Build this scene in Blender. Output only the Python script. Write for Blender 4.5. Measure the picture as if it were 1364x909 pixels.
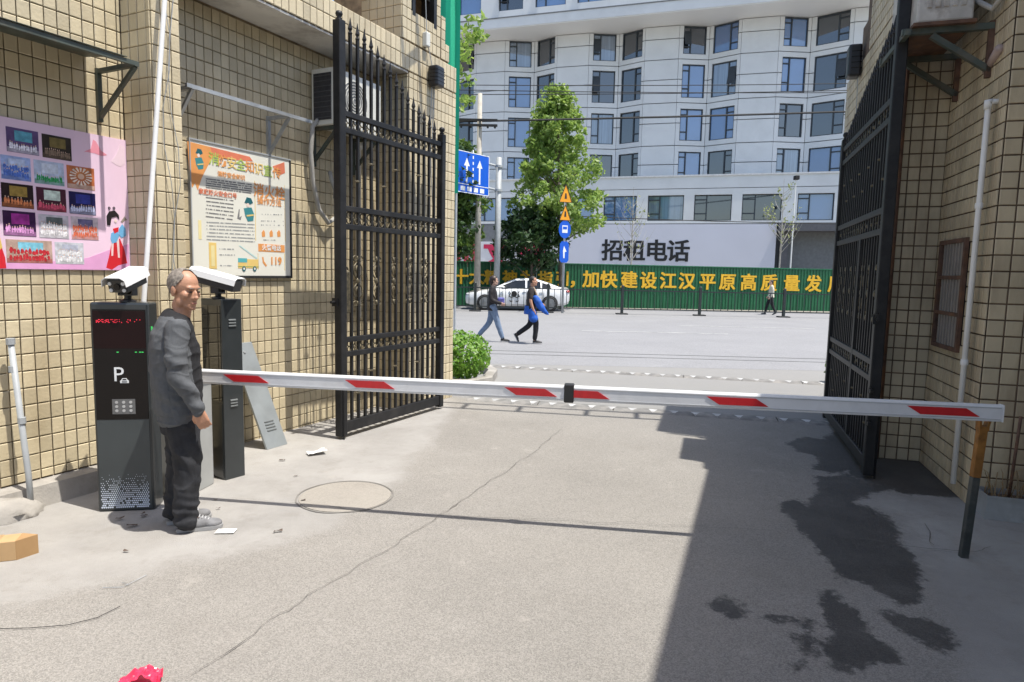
import bpy, bmesh, math, random
from mathutils import Vector, Matrix, noise
random.seed(7)
rad = math.radians
for o in list(bpy.data.objects): bpy.data.objects.remove(o)
SC = bpy.context.scene
COL = SC.collection

# ------------------------------------------------------------------ camera
FPX, CAMH = 880.0, 1.65
PITCH, ROLL = math.atan(92/880.0), rad(1.2)
cam = bpy.data.cameras.new('camera'); camo = bpy.data.objects.new('camera', cam); COL.objects.link(camo)
CR = Matrix.Rotation(math.pi/2-PITCH, 3, 'X') @ Matrix.Rotation(ROLL, 3, 'Z')
CP = Vector((0, 0, CAMH))
camo.matrix_world = Matrix.Translation(CP) @ CR.to_4x4()
cam.sensor_width = 36; cam.lens = FPX/1364*36
cam.clip_start = .05; cam.clip_end = 3000
SC.camera = camo
# ------------------------------------------------------------------ light
SUN_EL, SH_AZ = rad(69), rad(155)              # shadows fall towards SH_AZ (from +x, ccw)
w = bpy.data.worlds.new('World'); SC.world = w; w.use_nodes = True
nt = w.node_tree; bg = nt.nodes['Background']
sky = nt.nodes.new('ShaderNodeTexSky'); sky.sky_type = 'NISHITA'; sky.sun_disc = False
sky.sun_elevation = SUN_EL
sdir = Vector((-math.cos(SH_AZ)*math.cos(SUN_EL), -math.sin(SH_AZ)*math.cos(SUN_EL), math.sin(SUN_EL)))
sky.sun_rotation = math.atan2(sdir.x, sdir.y)
sky.air_density = 1.0; sky.dust_density = 2.0; sky.ozone_density = 1.0
nt.links.new(sky.outputs[0], bg.inputs[0]); bg.inputs[1].default_value = .145
sl = bpy.data.lights.new('sun', 'SUN'); sl.energy = 4.0; sl.angle = rad(.53); sl.color = (1, .955, .88)
so = bpy.data.objects.new('sun', sl); COL.objects.link(so)
so.rotation_euler = (-sdir).to_track_quat('-Z', 'Y').to_euler(); so.location = (20, -10, 40)
vs = SC.view_settings
vs.view_transform = 'Standard'; vs.look = 'None'; vs.gamma = 1; vs.use_curve_mapping = False; vs.exposure = .71

# ------------------------------------------------------------------ pixel helpers (photo pixels 1364x909)
def ray(x, y): return CR @ Vector(((x-682)/FPX, -(y-454.5)/FPX, -1))
def gp(x, y, z=0.0):
    d = ray(x, y); return CP + d*((z-CAMH)/d.z)
def pp(x, y, P, n):
    d = ray(x, y); return CP + d*((Vector(P)-CP).dot(n)/d.dot(n))
def proj(P):
    q = CR.transposed() @ (Vector(P)-CP)
    if q.z > -.05: return None
    return (682+FPX*q.x/-q.z, 454.5-FPX*q.y/-q.z)
def zat(P, y):
    lo, hi = -1.0, 60.0
    for _ in range(50):
        m = (lo+hi)/2
        if proj((P[0], P[1], m))[1] > y: lo = m
        else: hi = m
    return m

# ------------------------------------------------------------------ materials
MATS = {}
def mat(name, c, r=.6, m=0.0, var=.12, sc=6.0, bump=0.0, bsc=60.0, emit=0.0, coat=0.0, spec=.5, dirt=None, dsc=2.0, damt=.5, rand=0.0, stretch=None, world=False):
    if name in MATS: return MATS[name]
    M = bpy.data.materials.new(name); M.use_nodes = True
    N, L = M.node_tree.nodes, M.node_tree.links
    b = N['Principled BSDF']
    b.inputs['Roughness'].default_value = r; b.inputs['Metallic'].default_value = m
    b.inputs['Specular IOR Level'].default_value = spec
    b.inputs['Coat Weight'].default_value = coat
    tc = N.new('ShaderNodeTexCoord'); src = tc.outputs['Object']; dsrc = src
    if world:
        gw = N.new('ShaderNodeNewGeometry'); src = gw.outputs['Position']; mw_ = N.new('ShaderNodeMapping'); mw_.inputs['Scale'].default_value = (2.2, 2.2, .55); L.new(src, mw_.inputs[0]); dsrc = mw_.outputs[0]
    if stretch:
        mp = N.new('ShaderNodeMapping'); mp.inputs['Scale'].default_value = stretch
        L.new(src, mp.inputs[0]); src = mp.outputs[0]
    n1 = N.new('ShaderNodeTexNoise'); n1.inputs['Scale'].default_value = sc; n1.inputs['Detail'].default_value = 6
    L.new(src, n1.inputs['Vector'])
    rp = N.new('ShaderNodeMapRange'); rp.inputs['From Min'].default_value = .3; rp.inputs['From Max'].default_value = .7
    rp.inputs['To Min'].default_value = 1-var; rp.inputs['To Max'].default_value = 1+var
    L.new(n1.outputs['Fac'], rp.inputs['Value'])
    val = rp.outputs[0]
    if rand:
        oi = N.new('ShaderNodeObjectInfo'); ge = N.new('ShaderNodeNewGeometry')
        ad = N.new('ShaderNodeMath'); ad.operation = 'ADD'
        L.new(oi.outputs['Random'], ad.inputs[0]); L.new(ge.outputs['Random Per Island'], ad.inputs[1])
        fr = N.new('ShaderNodeMath'); fr.operation = 'FRACT'; L.new(ad.outputs[0], fr.inputs[0])
        mr = N.new('ShaderNodeMapRange'); mr.inputs['To Min'].default_value = 1-rand; mr.inputs['To Max'].default_value = 1+rand
        L.new(fr.outputs[0], mr.inputs['Value'])
        mu = N.new('ShaderNodeMath'); mu.operation = 'MULTIPLY'; L.new(val, mu.inputs[0]); L.new(mr.outputs[0], mu.inputs[1]); val = mu.outputs[0]
    mx = N.new('ShaderNodeVectorMath'); mx.operation = 'SCALE'; mx.inputs[0].default_value = c[:3]
    L.new(val, mx.inputs['Scale']); col = mx.outputs[0]
    if dirt:
        n2 = N.new('ShaderNodeTexNoise'); n2.inputs['Scale'].default_value = dsc; n2.inputs['Detail'].default_value = 8; n2.inputs['Roughness'].default_value = .65
        L.new(dsrc, n2.inputs['Vector'])
        r2 = N.new('ShaderNodeMapRange'); r2.inputs['From Min'].default_value = .48; r2.inputs['From Max'].default_value = .7
        r2.inputs['To Max'].default_value = damt
        L.new(n2.outputs['Fac'], r2.inputs['Value'])
        mm = N.new('ShaderNodeMix'); mm.data_type = 'RGBA'; L.new(r2.outputs[0], mm.inputs['Factor'])
        L.new(col, mm.inputs[6]); mm.inputs[7].default_value = (*dirt[:3], 1); col = mm.outputs[2]
    L.new(col, b.inputs['Base Color'])
    if emit:
        b.inputs['Emission Color'].default_value = (*c[:3], 1); b.inputs['Emission Strength'].default_value = emit
    if bump:
        n3 = N.new('ShaderNodeTexNoise'); n3.inputs['Scale'].default_value = bsc; n3.inputs['Detail'].default_value = 5
        L.new(src, n3.inputs['Vector'])
        bp = N.new('ShaderNodeBump'); bp.inputs['Strength'].default_value = bump; bp.inputs['Distance'].default_value = .01
        L.new(n3.outputs['Fac'], bp.inputs['Height']); L.new(bp.outputs[0], b.inputs['Normal'])
    MATS[name] = M; return M

def leafmat(name, c1, c2, tr=.35):
    M = bpy.data.materials.new(name); M.use_nodes = True; N, L = M.node_tree.nodes, M.node_tree.links
    N.remove(N['Principled BSDF']); out = N['Material Output']
    ge = N.new('ShaderNodeNewGeometry'); mm = N.new('ShaderNodeMix'); mm.data_type = 'RGBA'
    L.new(ge.outputs['Random Per Island'], mm.inputs['Factor']); mm.inputs[6].default_value = (*c1, 1); mm.inputs[7].default_value = (*c2, 1)
    d = N.new('ShaderNodeBsdfPrincipled'); d.inputs['Roughness'].default_value = .45; L.new(mm.outputs[2], d.inputs['Base Color'])
    t = N.new('ShaderNodeBsdfTranslucent'); hs = N.new('ShaderNodeHueSaturation'); hs.inputs['Value'].default_value = 1.3; hs.inputs['Hue'].default_value = .485
    L.new(mm.outputs[2], hs.inputs['Color']); L.new(hs.outputs[0], t.inputs['Color'])
    mi = N.new('ShaderNodeMixShader'); mi.inputs[0].default_value = tr
    L.new(d.outputs[0], mi.inputs[1]); L.new(t.outputs[0], mi.inputs[2]); L.new(mi.outputs[0], out.inputs['Surface'])
    return M

def groundmat(name, c1, c2, grain, gsc, r=.85, bump=.35, c3=None):
    M = bpy.data.materials.new(name); M.use_nodes = True; N, L = M.node_tree.nodes, M.node_tree.links
    b = N['Principled BSDF']; b.inputs['Roughness'].default_value = r; b.inputs['Specular IOR Level'].default_value = .3
    tc = N.new('ShaderNodeTexCoord'); geo = N.new('ShaderNodeNewGeometry')
    def nz(s, d=6, ro=.6):
        n = N.new('ShaderNodeTexNoise'); n.inputs['Scale'].default_value = s; n.inputs['Detail'].default_value = d; n.inputs['Roughness'].default_value = ro
        L.new(geo.outputs['Position'], n.inputs['Vector']); return n.outputs['Fac']
    def mr(v, a, bb, c, d):
        m = N.new('ShaderNodeMapRange'); L.new(v, m.inputs['Value'])
        for k, q in zip(('From Min', 'From Max', 'To Min', 'To Max'), (a, bb, c, d)): m.inputs[k].default_value = q
        return m.outputs[0]
    mm = N.new('ShaderNodeMix'); mm.data_type = 'RGBA'; L.new(mr(nz(.55, 8), .35, .68, 0, 1), mm.inputs['Factor'])
    mm.inputs[6].default_value = (*c1, 1); mm.inputs[7].default_value = (*c2, 1); col = mm.outputs[2]
    if c3:
        m3 = N.new('ShaderNodeMix'); m3.data_type = 'RGBA'; L.new(mr(nz(2.3, 9, .7), .55, .75, 0, .55), m3.inputs['Factor'])
        L.new(col, m3.inputs[6]); m3.inputs[7].default_value = (*c3, 1); col = m3.outputs[2]
    vo = N.new('ShaderNodeTexVoronoi'); vo.inputs['Scale'].default_value = gsc; L.new(geo.outputs['Position'], vo.inputs['Vector'])
    sp = N.new('ShaderNodeSeparateColor'); L.new(vo.outputs['Color'], sp.inputs[0])
    g1 = mr(sp.outputs[0], 0, 1, 1-grain, 1+grain); g2 = mr(nz(gsc*1.7, 3), .3, .7, 1-grain*.6, 1+grain*.6)
    mu = N.new('ShaderNodeMath'); mu.operation = 'MULTIPLY'; L.new(g1, mu.inputs[0]); L.new(g2, mu.inputs[1])
    sc = N.new('ShaderNodeVectorMath'); sc.operation = 'SCALE'; L.new(col, sc.inputs[0]); L.new(mu.outputs[0], sc.inputs['Scale'])
    L.new(sc.outputs[0], b.inputs['Base Color'])
    bp = N.new('ShaderNodeBump'); bp.inputs['Strength'].default_value = bump; bp.inputs['Distance'].default_value = .006
    L.new(vo.outputs['Distance'], bp.inputs['Height']); L.new(bp.outputs[0], b.inputs['Normal'])
    return M

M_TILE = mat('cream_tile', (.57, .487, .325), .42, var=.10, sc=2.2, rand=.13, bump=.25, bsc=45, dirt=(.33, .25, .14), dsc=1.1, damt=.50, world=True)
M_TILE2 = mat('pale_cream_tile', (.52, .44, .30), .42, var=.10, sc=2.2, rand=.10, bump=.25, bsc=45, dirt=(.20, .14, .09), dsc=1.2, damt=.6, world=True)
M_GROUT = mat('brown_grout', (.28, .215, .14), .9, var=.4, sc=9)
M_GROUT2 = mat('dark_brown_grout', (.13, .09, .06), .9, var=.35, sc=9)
M_CONC = mat('grey_concrete', (.33, .31, .28), .9, var=.2, sc=4, bump=.4, bsc=50, dirt=(.14, .12, .1), dsc=2.5, damt=.6)
M_PLAST = mat('stained_white_plaster', (.62, .60, .55), .9, var=.1, sc=3, dirt=(.13, .10, .08), dsc=1.6, damt=.75)
M_BLACK = mat('black_gate_paint', (.013, .013, .014), .5, var=.25, sc=20, dirt=(.045, .042, .04), dsc=4, damt=.5, spec=.35)
M_BRONZE = mat('worn_bronze_casting', (.13, .11, .07), .5, m=.5, var=.5, sc=30, dirt=(.02, .02, .02), dsc=25, damt=.6)
M_KIOSK = mat('charcoal_enamel', (.030, .035, .037), .30, var=.1, sc=8, coat=.3)
M_KFRONT = mat('grey_kiosk_panel', (.048, .057, .06), .33, var=.08, sc=5)
M_GLASSBLK = mat('black_display_glass', (.006, .0045, .0045), .12, var=.1, spec=.3)
M_WHITE = mat('white_paint', (.80, .80, .78), .4, var=.05, sc=6, dirt=(.45, .43, .4), dsc=3, damt=.3)
M_ARM = mat('white_arm_enamel', (.74, .75, .76), .32, var=.05, sc=5, dirt=(.42, .41, .4), dsc=6, damt=.25)
M_RED = mat('red_reflective_film', (.55, .02, .025), .4, var=.08, sc=30)
M_SILVER = mat('galvanised_steel', (.46, .48, .49), .45, m=.55, var=.15, sc=7, dirt=(.2, .2, .19), dsc=3, damt=.5)
M_GREYST = mat('grey_painted_steel', (.35, .37, .38), .5, var=.1, sc=8)
M_RUST = mat('rusty_steel', (.11, .06, .04), .8, var=.35, sc=14, dirt=(.20, .09, .035), dsc=6, damt=.8)
M_GREENST = mat('dark_green_steel', (.06, .075, .062), .55, var=.3, sc=8, dirt=(.16, .1, .06), dsc=6, damt=.5)
M_CARD = mat('brown_cardboard', (.46, .30, .15), .85, var=.08, sc=10)
M_PAPER = mat('white_paper', (.78, .77, .74), .8, var=.04)
M_DARK = mat('dark_void', (.015, .015, .016), .8, var=.2)

# ------------------------------------------------------------------ mesh builder
ORG = {}
class MB:
    def __init__(s, M=None): s.v = []; s.f = []; s.mi = []; s.M = M or Matrix.Identity(4); s.cur = 0
    def add(s, vs_, fs):
        k = len(s.v); s.v += [s.M @ Vector(p) for p in vs_]
        for f in fs: s.f.append([k+i for i in f]); s.mi.append(s.cur)
        return s
    def box(s, x0, x1, y0, y1, z0, z1):
        p = [(x, y, z) for z in (z0, z1) for y in (y0, y1) for x in (x0, x1)]
        return s.add(p, [(0, 2, 3, 1), (4, 5, 7, 6), (0, 1, 5, 4), (2, 6, 7, 3), (0, 4, 6, 2), (1, 3, 7, 5)])
    def bbox(s, x0, x1, y0, y1, z0, z1, b=.01):           # box with chamfered long edges
        b = min(b, (x1-x0)*.49, (y1-y0)*.49, (z1-z0)*.49)
        bm = bmesh.new(); bmesh.ops.create_cube(bm, size=1)
        for q in bm.verts: q.co = Vector((x0+(q.co.x+.5)*(x1-x0), y0+(q.co.y+.5)*(y1-y0), z0+(q.co.z+.5)*(z1-z0)))
        bmesh.ops.bevel(bm, geom=list(bm.edges), offset=b, segments=2, affect='EDGES', profile=.5)
        s.bm(bm); return s
    def bm(s, bm):
        bm.verts.index_update(); s.add([q.co[:] for q in bm.verts], [[q.index for q in f.verts] for f in bm.faces]); bm.free()
    def tube(s, pts, r, n=8, cap=True):
        pts = [Vector(p) for p in pts]; rs = r if isinstance(r, (list, tuple)) else [r]*len(pts)
        up = None; V = []; F = []
        for i, p in enumerate(pts):
            t = (pts[min(i+1, len(pts)-1)]-pts[max(i-1, 0)]).normalized()
            if up is None: up = t.orthogonal().normalized()
            a = (up-t*up.dot(t)); a = a.normalized() if a.length > 1e-6 else t.orthogonal().normalized(); up = a; b = t.cross(a)
            V += [p+(a*math.cos(6.28318*k/n)+b*math.sin(6.28318*k/n))*rs[i] for k in range(n)]
        for i in range(len(pts)-1):
            for k in range(n): F.append((i*n+k, i*n+(k+1) % n, (i+1)*n+(k+1) % n, (i+1)*n+k))
        if cap: F.append(tuple(range(n))[::-1]); F.append(tuple((len(pts)-1)*n+k for k in range(n)))
        return s.add(V, F)
    def bar(s, a, b, w, h=None):                           # square bar from a to b
        a, b = Vector(a), Vector(b); t = (b-a).normalized(); h = h or w
        u = Vector((0, 0, 1)) if abs(t.z) < .9 else Vector((1, 0, 0))
        x = t.cross(u).normalized(); y = x.cross(t)
        c = [(-1, -1), (1, -1), (1, 1), (-1, 1)]
        V = [p+x*(i*w/2)+y*(j*h/2) for p in (a, b) for i, j in c]
        return s.add(V, [(3, 2, 1, 0), (4, 5, 6, 7)]+[(k, (k+1) % 4, 4+(k+1) % 4, 4+k) for k in range(4)])
    def lathe(s, prof, c=(0, 0, 0), n=12, ax='Z'):
        V = []; F = []
        for r, z in prof:
            for k in range(n):
                a = 6.28318*k/n; p = (r*math.cos(a), r*math.sin(a), z)
                if ax == 'Y': p = (p[0], p[2], p[1])
                if ax == 'X': p = (p[2], p[0], p[1])
                V.append((c[0]+p[0], c[1]+p[1], c[2]+p[2]))
        m = len(prof)
        for i in range(m-1):
            for k in range(n): F.append((i*n+k, i*n+(k+1) % n, (i+1)*n+(k+1) % n, (i+1)*n+k))
        F.append(tuple(range(n))[::-1]); F.append(tuple((m-1)*n+k for k in range(n)))
        return s.add(V, F)
    def ell(s, c, r, n=12, m=8, R=None):
        V = []; F = []; R = R or Matrix.Identity(3)
        for i in range(m+1):
            th = math.pi*i/m
            for k in range(n):
                a = 6.28318*k/n
                V.append(Vector(c)+R @ Vector((r[0]*math.sin(th)*math.cos(a), r[1]*math.sin(th)*math.sin(a), r[2]*math.cos(th))))
        for i in range(m):
            for k in range(n): F.append((i*n+k, (i+1)*n+k, (i+1)*n+(k+1) % n, i*n+(k+1) % n))
        return s.add(V, F)
    def prism(s, poly, a, b, ax='Z'):                      # polygon (2D) extruded along axis
        def P(u, v, w): return (u, v, w) if ax == 'Z' else ((u, w, v) if ax == 'Y' else (w, u, v))
        n = len(poly); V = [P(u, v, a) for u, v in poly]+[P(u, v, b) for u, v in poly]
        return s.add(V, [tuple(range(n))[::-1], tuple(n+i for i in range(n))]+[(i, (i+1) % n, n+(i+1) % n, n+i) for i in range(n)])
    def sheet(s, pts): return s.add(pts, [tuple(range(len(pts)))])
    def obj(s, name, m, parent=None, smooth=False, tri=False, noclean=False):
        me = bpy.data.meshes.new(name)
        org = ORG.get(parent.name, Vector()) if parent else Vector()
        me.from_pydata([(p-org)[:] for p in s.v], [], s.f)
        for mm in (m if isinstance(m, (list, tuple)) else [m]): me.materials.append(mm)
        if any(s.mi): me.polygons.foreach_set('material_index', s.mi)
        if not noclean:
            bm = bmesh.new(); bm.from_mesh(me); bmesh.ops.recalc_face_normals(bm, faces=bm.faces); bm.to_mesh(me); bm.free()
        if smooth: me.shade_smooth()
        o = bpy.data.objects.new(name, me); COL.objects.link(o)
        if parent: o.parent = parent
        ORG[o.name] = org
        return o
def tag(o, label=None, cat=None, group=None, kind=None):
    if label: o['label'] = label
    if cat: o['category'] = cat
    if group: o['group'] = group
    if kind: o['kind'] = kind
    return o
def thing(name, loc, label, cat, group=None):
    o = bpy.data.objects.new(name, None); COL.objects.link(o); o.location = loc; ORG[o.name] = Vector(loc)
    o.empty_display_size = .2
    return tag(o, label, cat, group)
def frame(o, ex, ey, ez=(0, 0, 1)):
    M = Matrix.Identity(4)
    for i, v in enumerate((ex, ey, ez)):
        for k in range(3): M[k][i] = v[k]
    for k in range(3): M[k][3] = o[k]
    return M
def rotz(o, a): return Matrix.Translation(Vector(o)) @ Matrix.Rotation(a, 4, 'Z')
def smoothmod(o, angle=40):
    me = o.data; me.shade_smooth()
    if hasattr(me, 'set_sharp_from_angle'): me.set_sharp_from_angle(angle=rad(angle))
def text(s_, h, M, m, parent, name='lettering', extr=.004, bold=0.0, align='CENTER', sx=1.0, multi=0.0):
    cu = bpy.data.curves.new('t', 'FONT'); cu.body = s_; cu.size = h; cu.align_x = align; cu.align_y = 'CENTER'
    cu.extrude = extr; cu.offset = bold; cu.resolution_u = 3
    t = bpy.data.objects.new('t', cu); COL.objects.link(t)
    dg = bpy.context.evaluated_depsgraph_get(); me = bpy.data.meshes.new_from_object(t.evaluated_get(dg))
    bpy.data.objects.remove(t); bpy.data.curves.remove(cu)
    org = ORG.get(parent.name, Vector()) if parent else Vector()
    if multi:
        bm = bmesh.new()
        for q, (dx, dy) in enumerate(((1, .6), (-1, .6), (1, -.6), (-1, -.6), (0, 0))):
            m3 = me.copy(); m3.transform(Matrix.Translation((dx*multi, dy*multi, .0012*q))); bm.from_mesh(m3); bpy.data.meshes.remove(m3)
        bm.to_mesh(me); bm.free()
    me.transform(Matrix.Translation(-org) @ M @ Matrix.Diagonal((sx, 1, 1, 1)))
    me.materials.clear(); me.materials.append(m); me.name = name
    o = bpy.data.objects.new(name, me); COL.objects.link(o); o.parent = parent; ORG[o.name] = org
    return o
def copy_tree(o, parent=None):
    c = o.copy(); COL.objects.link(c); c.parent = parent
    for ch in o.children: copy_tree(ch, c)
    return c

# wall frames: left passage wall (s along wall, o outwards), right passage wall (s along wall, t to the right)
A_, B_ = rad(26), rad(17)
dL, nL = Vector((math.sin(A_), math.cos(A_), 0)), Vector((math.cos(A_), -math.sin(A_), 0))
dR, tR = Vector((math.sin(B_), math.cos(B_), 0)), Vector((math.cos(B_), -math.sin(B_), 0))
FL = frame((0, 0, 0), dL, nL); FR = frame((0, 0, 0), dR, tR)
def lw(x, y, off): P = pp(x, y, nL*off, nL); return P.dot(dL), P.z
def rw(x, y, t): P = pp(x, y, tR*t, tR); return P.dot(dR), P.z

# ================================================================== GROUND
M_ASPH = groundmat('worn_asphalt', (.27, .25, .22), (.235, .216, .19), .15, 170, c3=(.30, .28, .25))
M_ROAD = groundmat('street_asphalt', (.25, .25, .255), (.225, .225, .23), .12, 60, c3=(.28, .28, .28))
M_SLAB = groundmat('dusty_cement', (.33, .305, .265), (.26, .24, .21), .08, 130, bump=.12, c3=(.21, .19, .165))
M_WET = groundmat('wet_asphalt', (.045, .043, .042), (.06, .058, .055), .35, 95, r=.5)
M_CRACK = mat('dark_crack', (.12, .112, .10), .95, var=.5, sc=4)
M_LINE = mat('worn_road_paint', (.45, .45, .44), .7, var=.25, sc=5, dirt=(.25, .25, .25), dsc=4, damt=.9)

g = MB(); S = 900
g.sheet([(-S, -S, 0), (S, -S, 0), (S, S, 0), (-S, S, 0)]); tag(g.obj('ground', M_ASPH), kind='structure')
g = MB(); g.sheet([(-S, 11.75, .004), (S, 11.75-.0, .004), (S, 31.2, .004), (-S, 31.2, .004)]); tag(g.obj('road', M_ROAD), kind='structure')
def rough_outline(pts, jit=.04, steps=5, seed=0):
    out = []; n = len(pts)
    for i in range(n):
        a, b = Vector(pts[i]), Vector(pts[(i+1) % n])
        k = max(2, min(40, int((b-a).length/.035))) if steps is None else steps
        for j in range(k):
            p = a.lerp(b, j/k); q = p*6+Vector((seed*3.7, 0, 0))
            o = noise.noise_vector(q)*jit+noise.noise_vector(q*3.1)*jit*.5+noise.noise_vector(q*8.3)*jit*.25
            out.append((p.x+o.x, p.y+o.y, p.z))
    return out
def flat(name, pts, z, m, jit=.04, seed=0, parent=None):
    b = MB(); b.sheet(rough_outline([(p[0], p[1], z) for p in pts], jit, None, seed)); o = b.obj(name, m, parent)
    bm = bmesh.new(); bm.from_mesh(o.data); bmesh.ops.triangulate(bm, faces=bm.faces)
    for f in bm.faces:
        if f.normal.z < 0: f.normal_flip()
    bm.to_mesh(o.data); bm.free(); return o
def gpx(l): return [gp(*p) for p in l]
import numpy as np
cl = gpx([(0, 812), (110, 785), (215, 762), (330, 735), (440, 705), (530, 640), (575, 590), (603, 552), (600, 538)])
cl = [(-6, 1.0)]+[(p.x, p.y) for p in cl]+[(-1.2, 9.2), (-6, 9.2)]
cr = gpx([(1140, 664), (1186, 690), (1198, 729), (1228, 767), (1244, 806), (1282, 852), (1296, 909)])
cr = [(p.x, p.y) for p in cr]+[(1.9, 0.0), (6.5, 0.0), (6.5, 4.9), (3.35, 4.95)]+[(gp(1215, 655).x, gp(1215, 655).y)]
def c8(l): return [(lambda p: (p.x, p.y))(gp(860+x/2.605, 560+y/2.605)) for x, y in l]
wet_shade = [[(465, 290), (520, 275), (560, 300), (590, 250), (600, 200), (700, 190), (760, 215), (880, 230), (760, 265), (720, 285), (800, 310), (850, 345), (870, 400), (880, 430), (930, 490), (955, 540), (935, 580), (950, 600), (930, 635), (880, 650), (830, 610), (770, 575), (680, 550), (620, 500), (590, 440), (560, 400), (520, 370), (490, 330)],
 [(495, 80), (560, 60), (640, 70), (690, 130), (720, 175), (640, 182), (580, 170), (600, 130), (520, 105)],
 [(595, 590), (650, 590), (665, 610), (720, 650), (745, 680), (760, 720), (800, 760), (850, 810), (880, 830), (850, 848), (770, 840), (740, 870), (690, 850), (650, 820), (635, 770), (650, 740), (630, 700), (615, 650)],
 [(225, 650), (275, 625), (300, 630), (340, 670), (340, 695), (290, 690)],
 [(435, 690), (500, 685), (575, 705), (570, 725), (520, 710)],
 [(505, 750), (560, 745), (585, 770), (560, 800), (580, 820), (530, 820), (545, 790)],
 [(790, 660), (850, 665), (900, 685), (1000, 700), (1045, 730), (1050, 755), (1080, 800), (1060, 825), (1000, 800), (960, 770), (890, 740), (850, 710)],
 [(620, 60), (780, -40), (1010, -40), (1060, 120), (1100, 270), (900, 255), (720, 200)], [(490, 855), (540, 850), (560, 865), (520, 875)], [(630, 862), (690, 855), (720, 875), (660, 882)]]  # first outline: damp corner behind the gate, with its shade painted in

def sd_poly(X, Y, poly):
    d = np.full(X.shape, 1e9); ins = np.zeros(X.shape, bool); n = len(poly)
    for i in range(n):
        (ax_, ay_), (bx_, by_) = poly[i], poly[(i+1) % n]; ex, ey = bx_-ax_, by_-ay_; t = np.clip(((X-ax_)*ex+(Y-ay_)*ey)/(ex*ex+ey*ey+1e-12), 0, 1)
        d = np.minimum(d, np.hypot(X-ax_-t*ex, Y-ay_-t*ey))
        c_ = ((ay_ > Y) != (by_ > Y)) & (X < (bx_-ax_)*(Y-ay_)/(by_-ay_+1e-12)+ax_); ins ^= c_
    return np.where(ins, d, -d)
xs_, ys_ = np.linspace(-5.5, 6.5, 300), np.linspace(.3, 11.74, 290); GX, GY = np.meshgrid(xs_, ys_)
cem = np.maximum(sd_poly(GX, GY, cl), sd_poly(GX, GY, cr)); wt = np.max([sd_poly(GX, GY, c8(q)) for q in wet_shade], axis=0)
nx_, ny_ = len(xs_), len(ys_)
me = bpy.data.meshes.new('yard_paving'); idx = np.arange(nx_*ny_).reshape(ny_, nx_)
me.from_pydata(np.stack([GX.ravel(), GY.ravel(), np.full(GX.size, .004)], 1).tolist(), [], np.stack([idx[:-1, :-1].ravel(), idx[:-1, 1:].ravel(), idx[1:, 1:].ravel(), idx[1:, :-1].ravel()], 1).tolist())
for nm, arr in (('cement', cem), ('damp_shade', wt)):
    at = me.attributes.new(nm, 'FLOAT', 'POINT'); at.data.foreach_set('value', arr.ravel().astype(np.float32))
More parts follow.
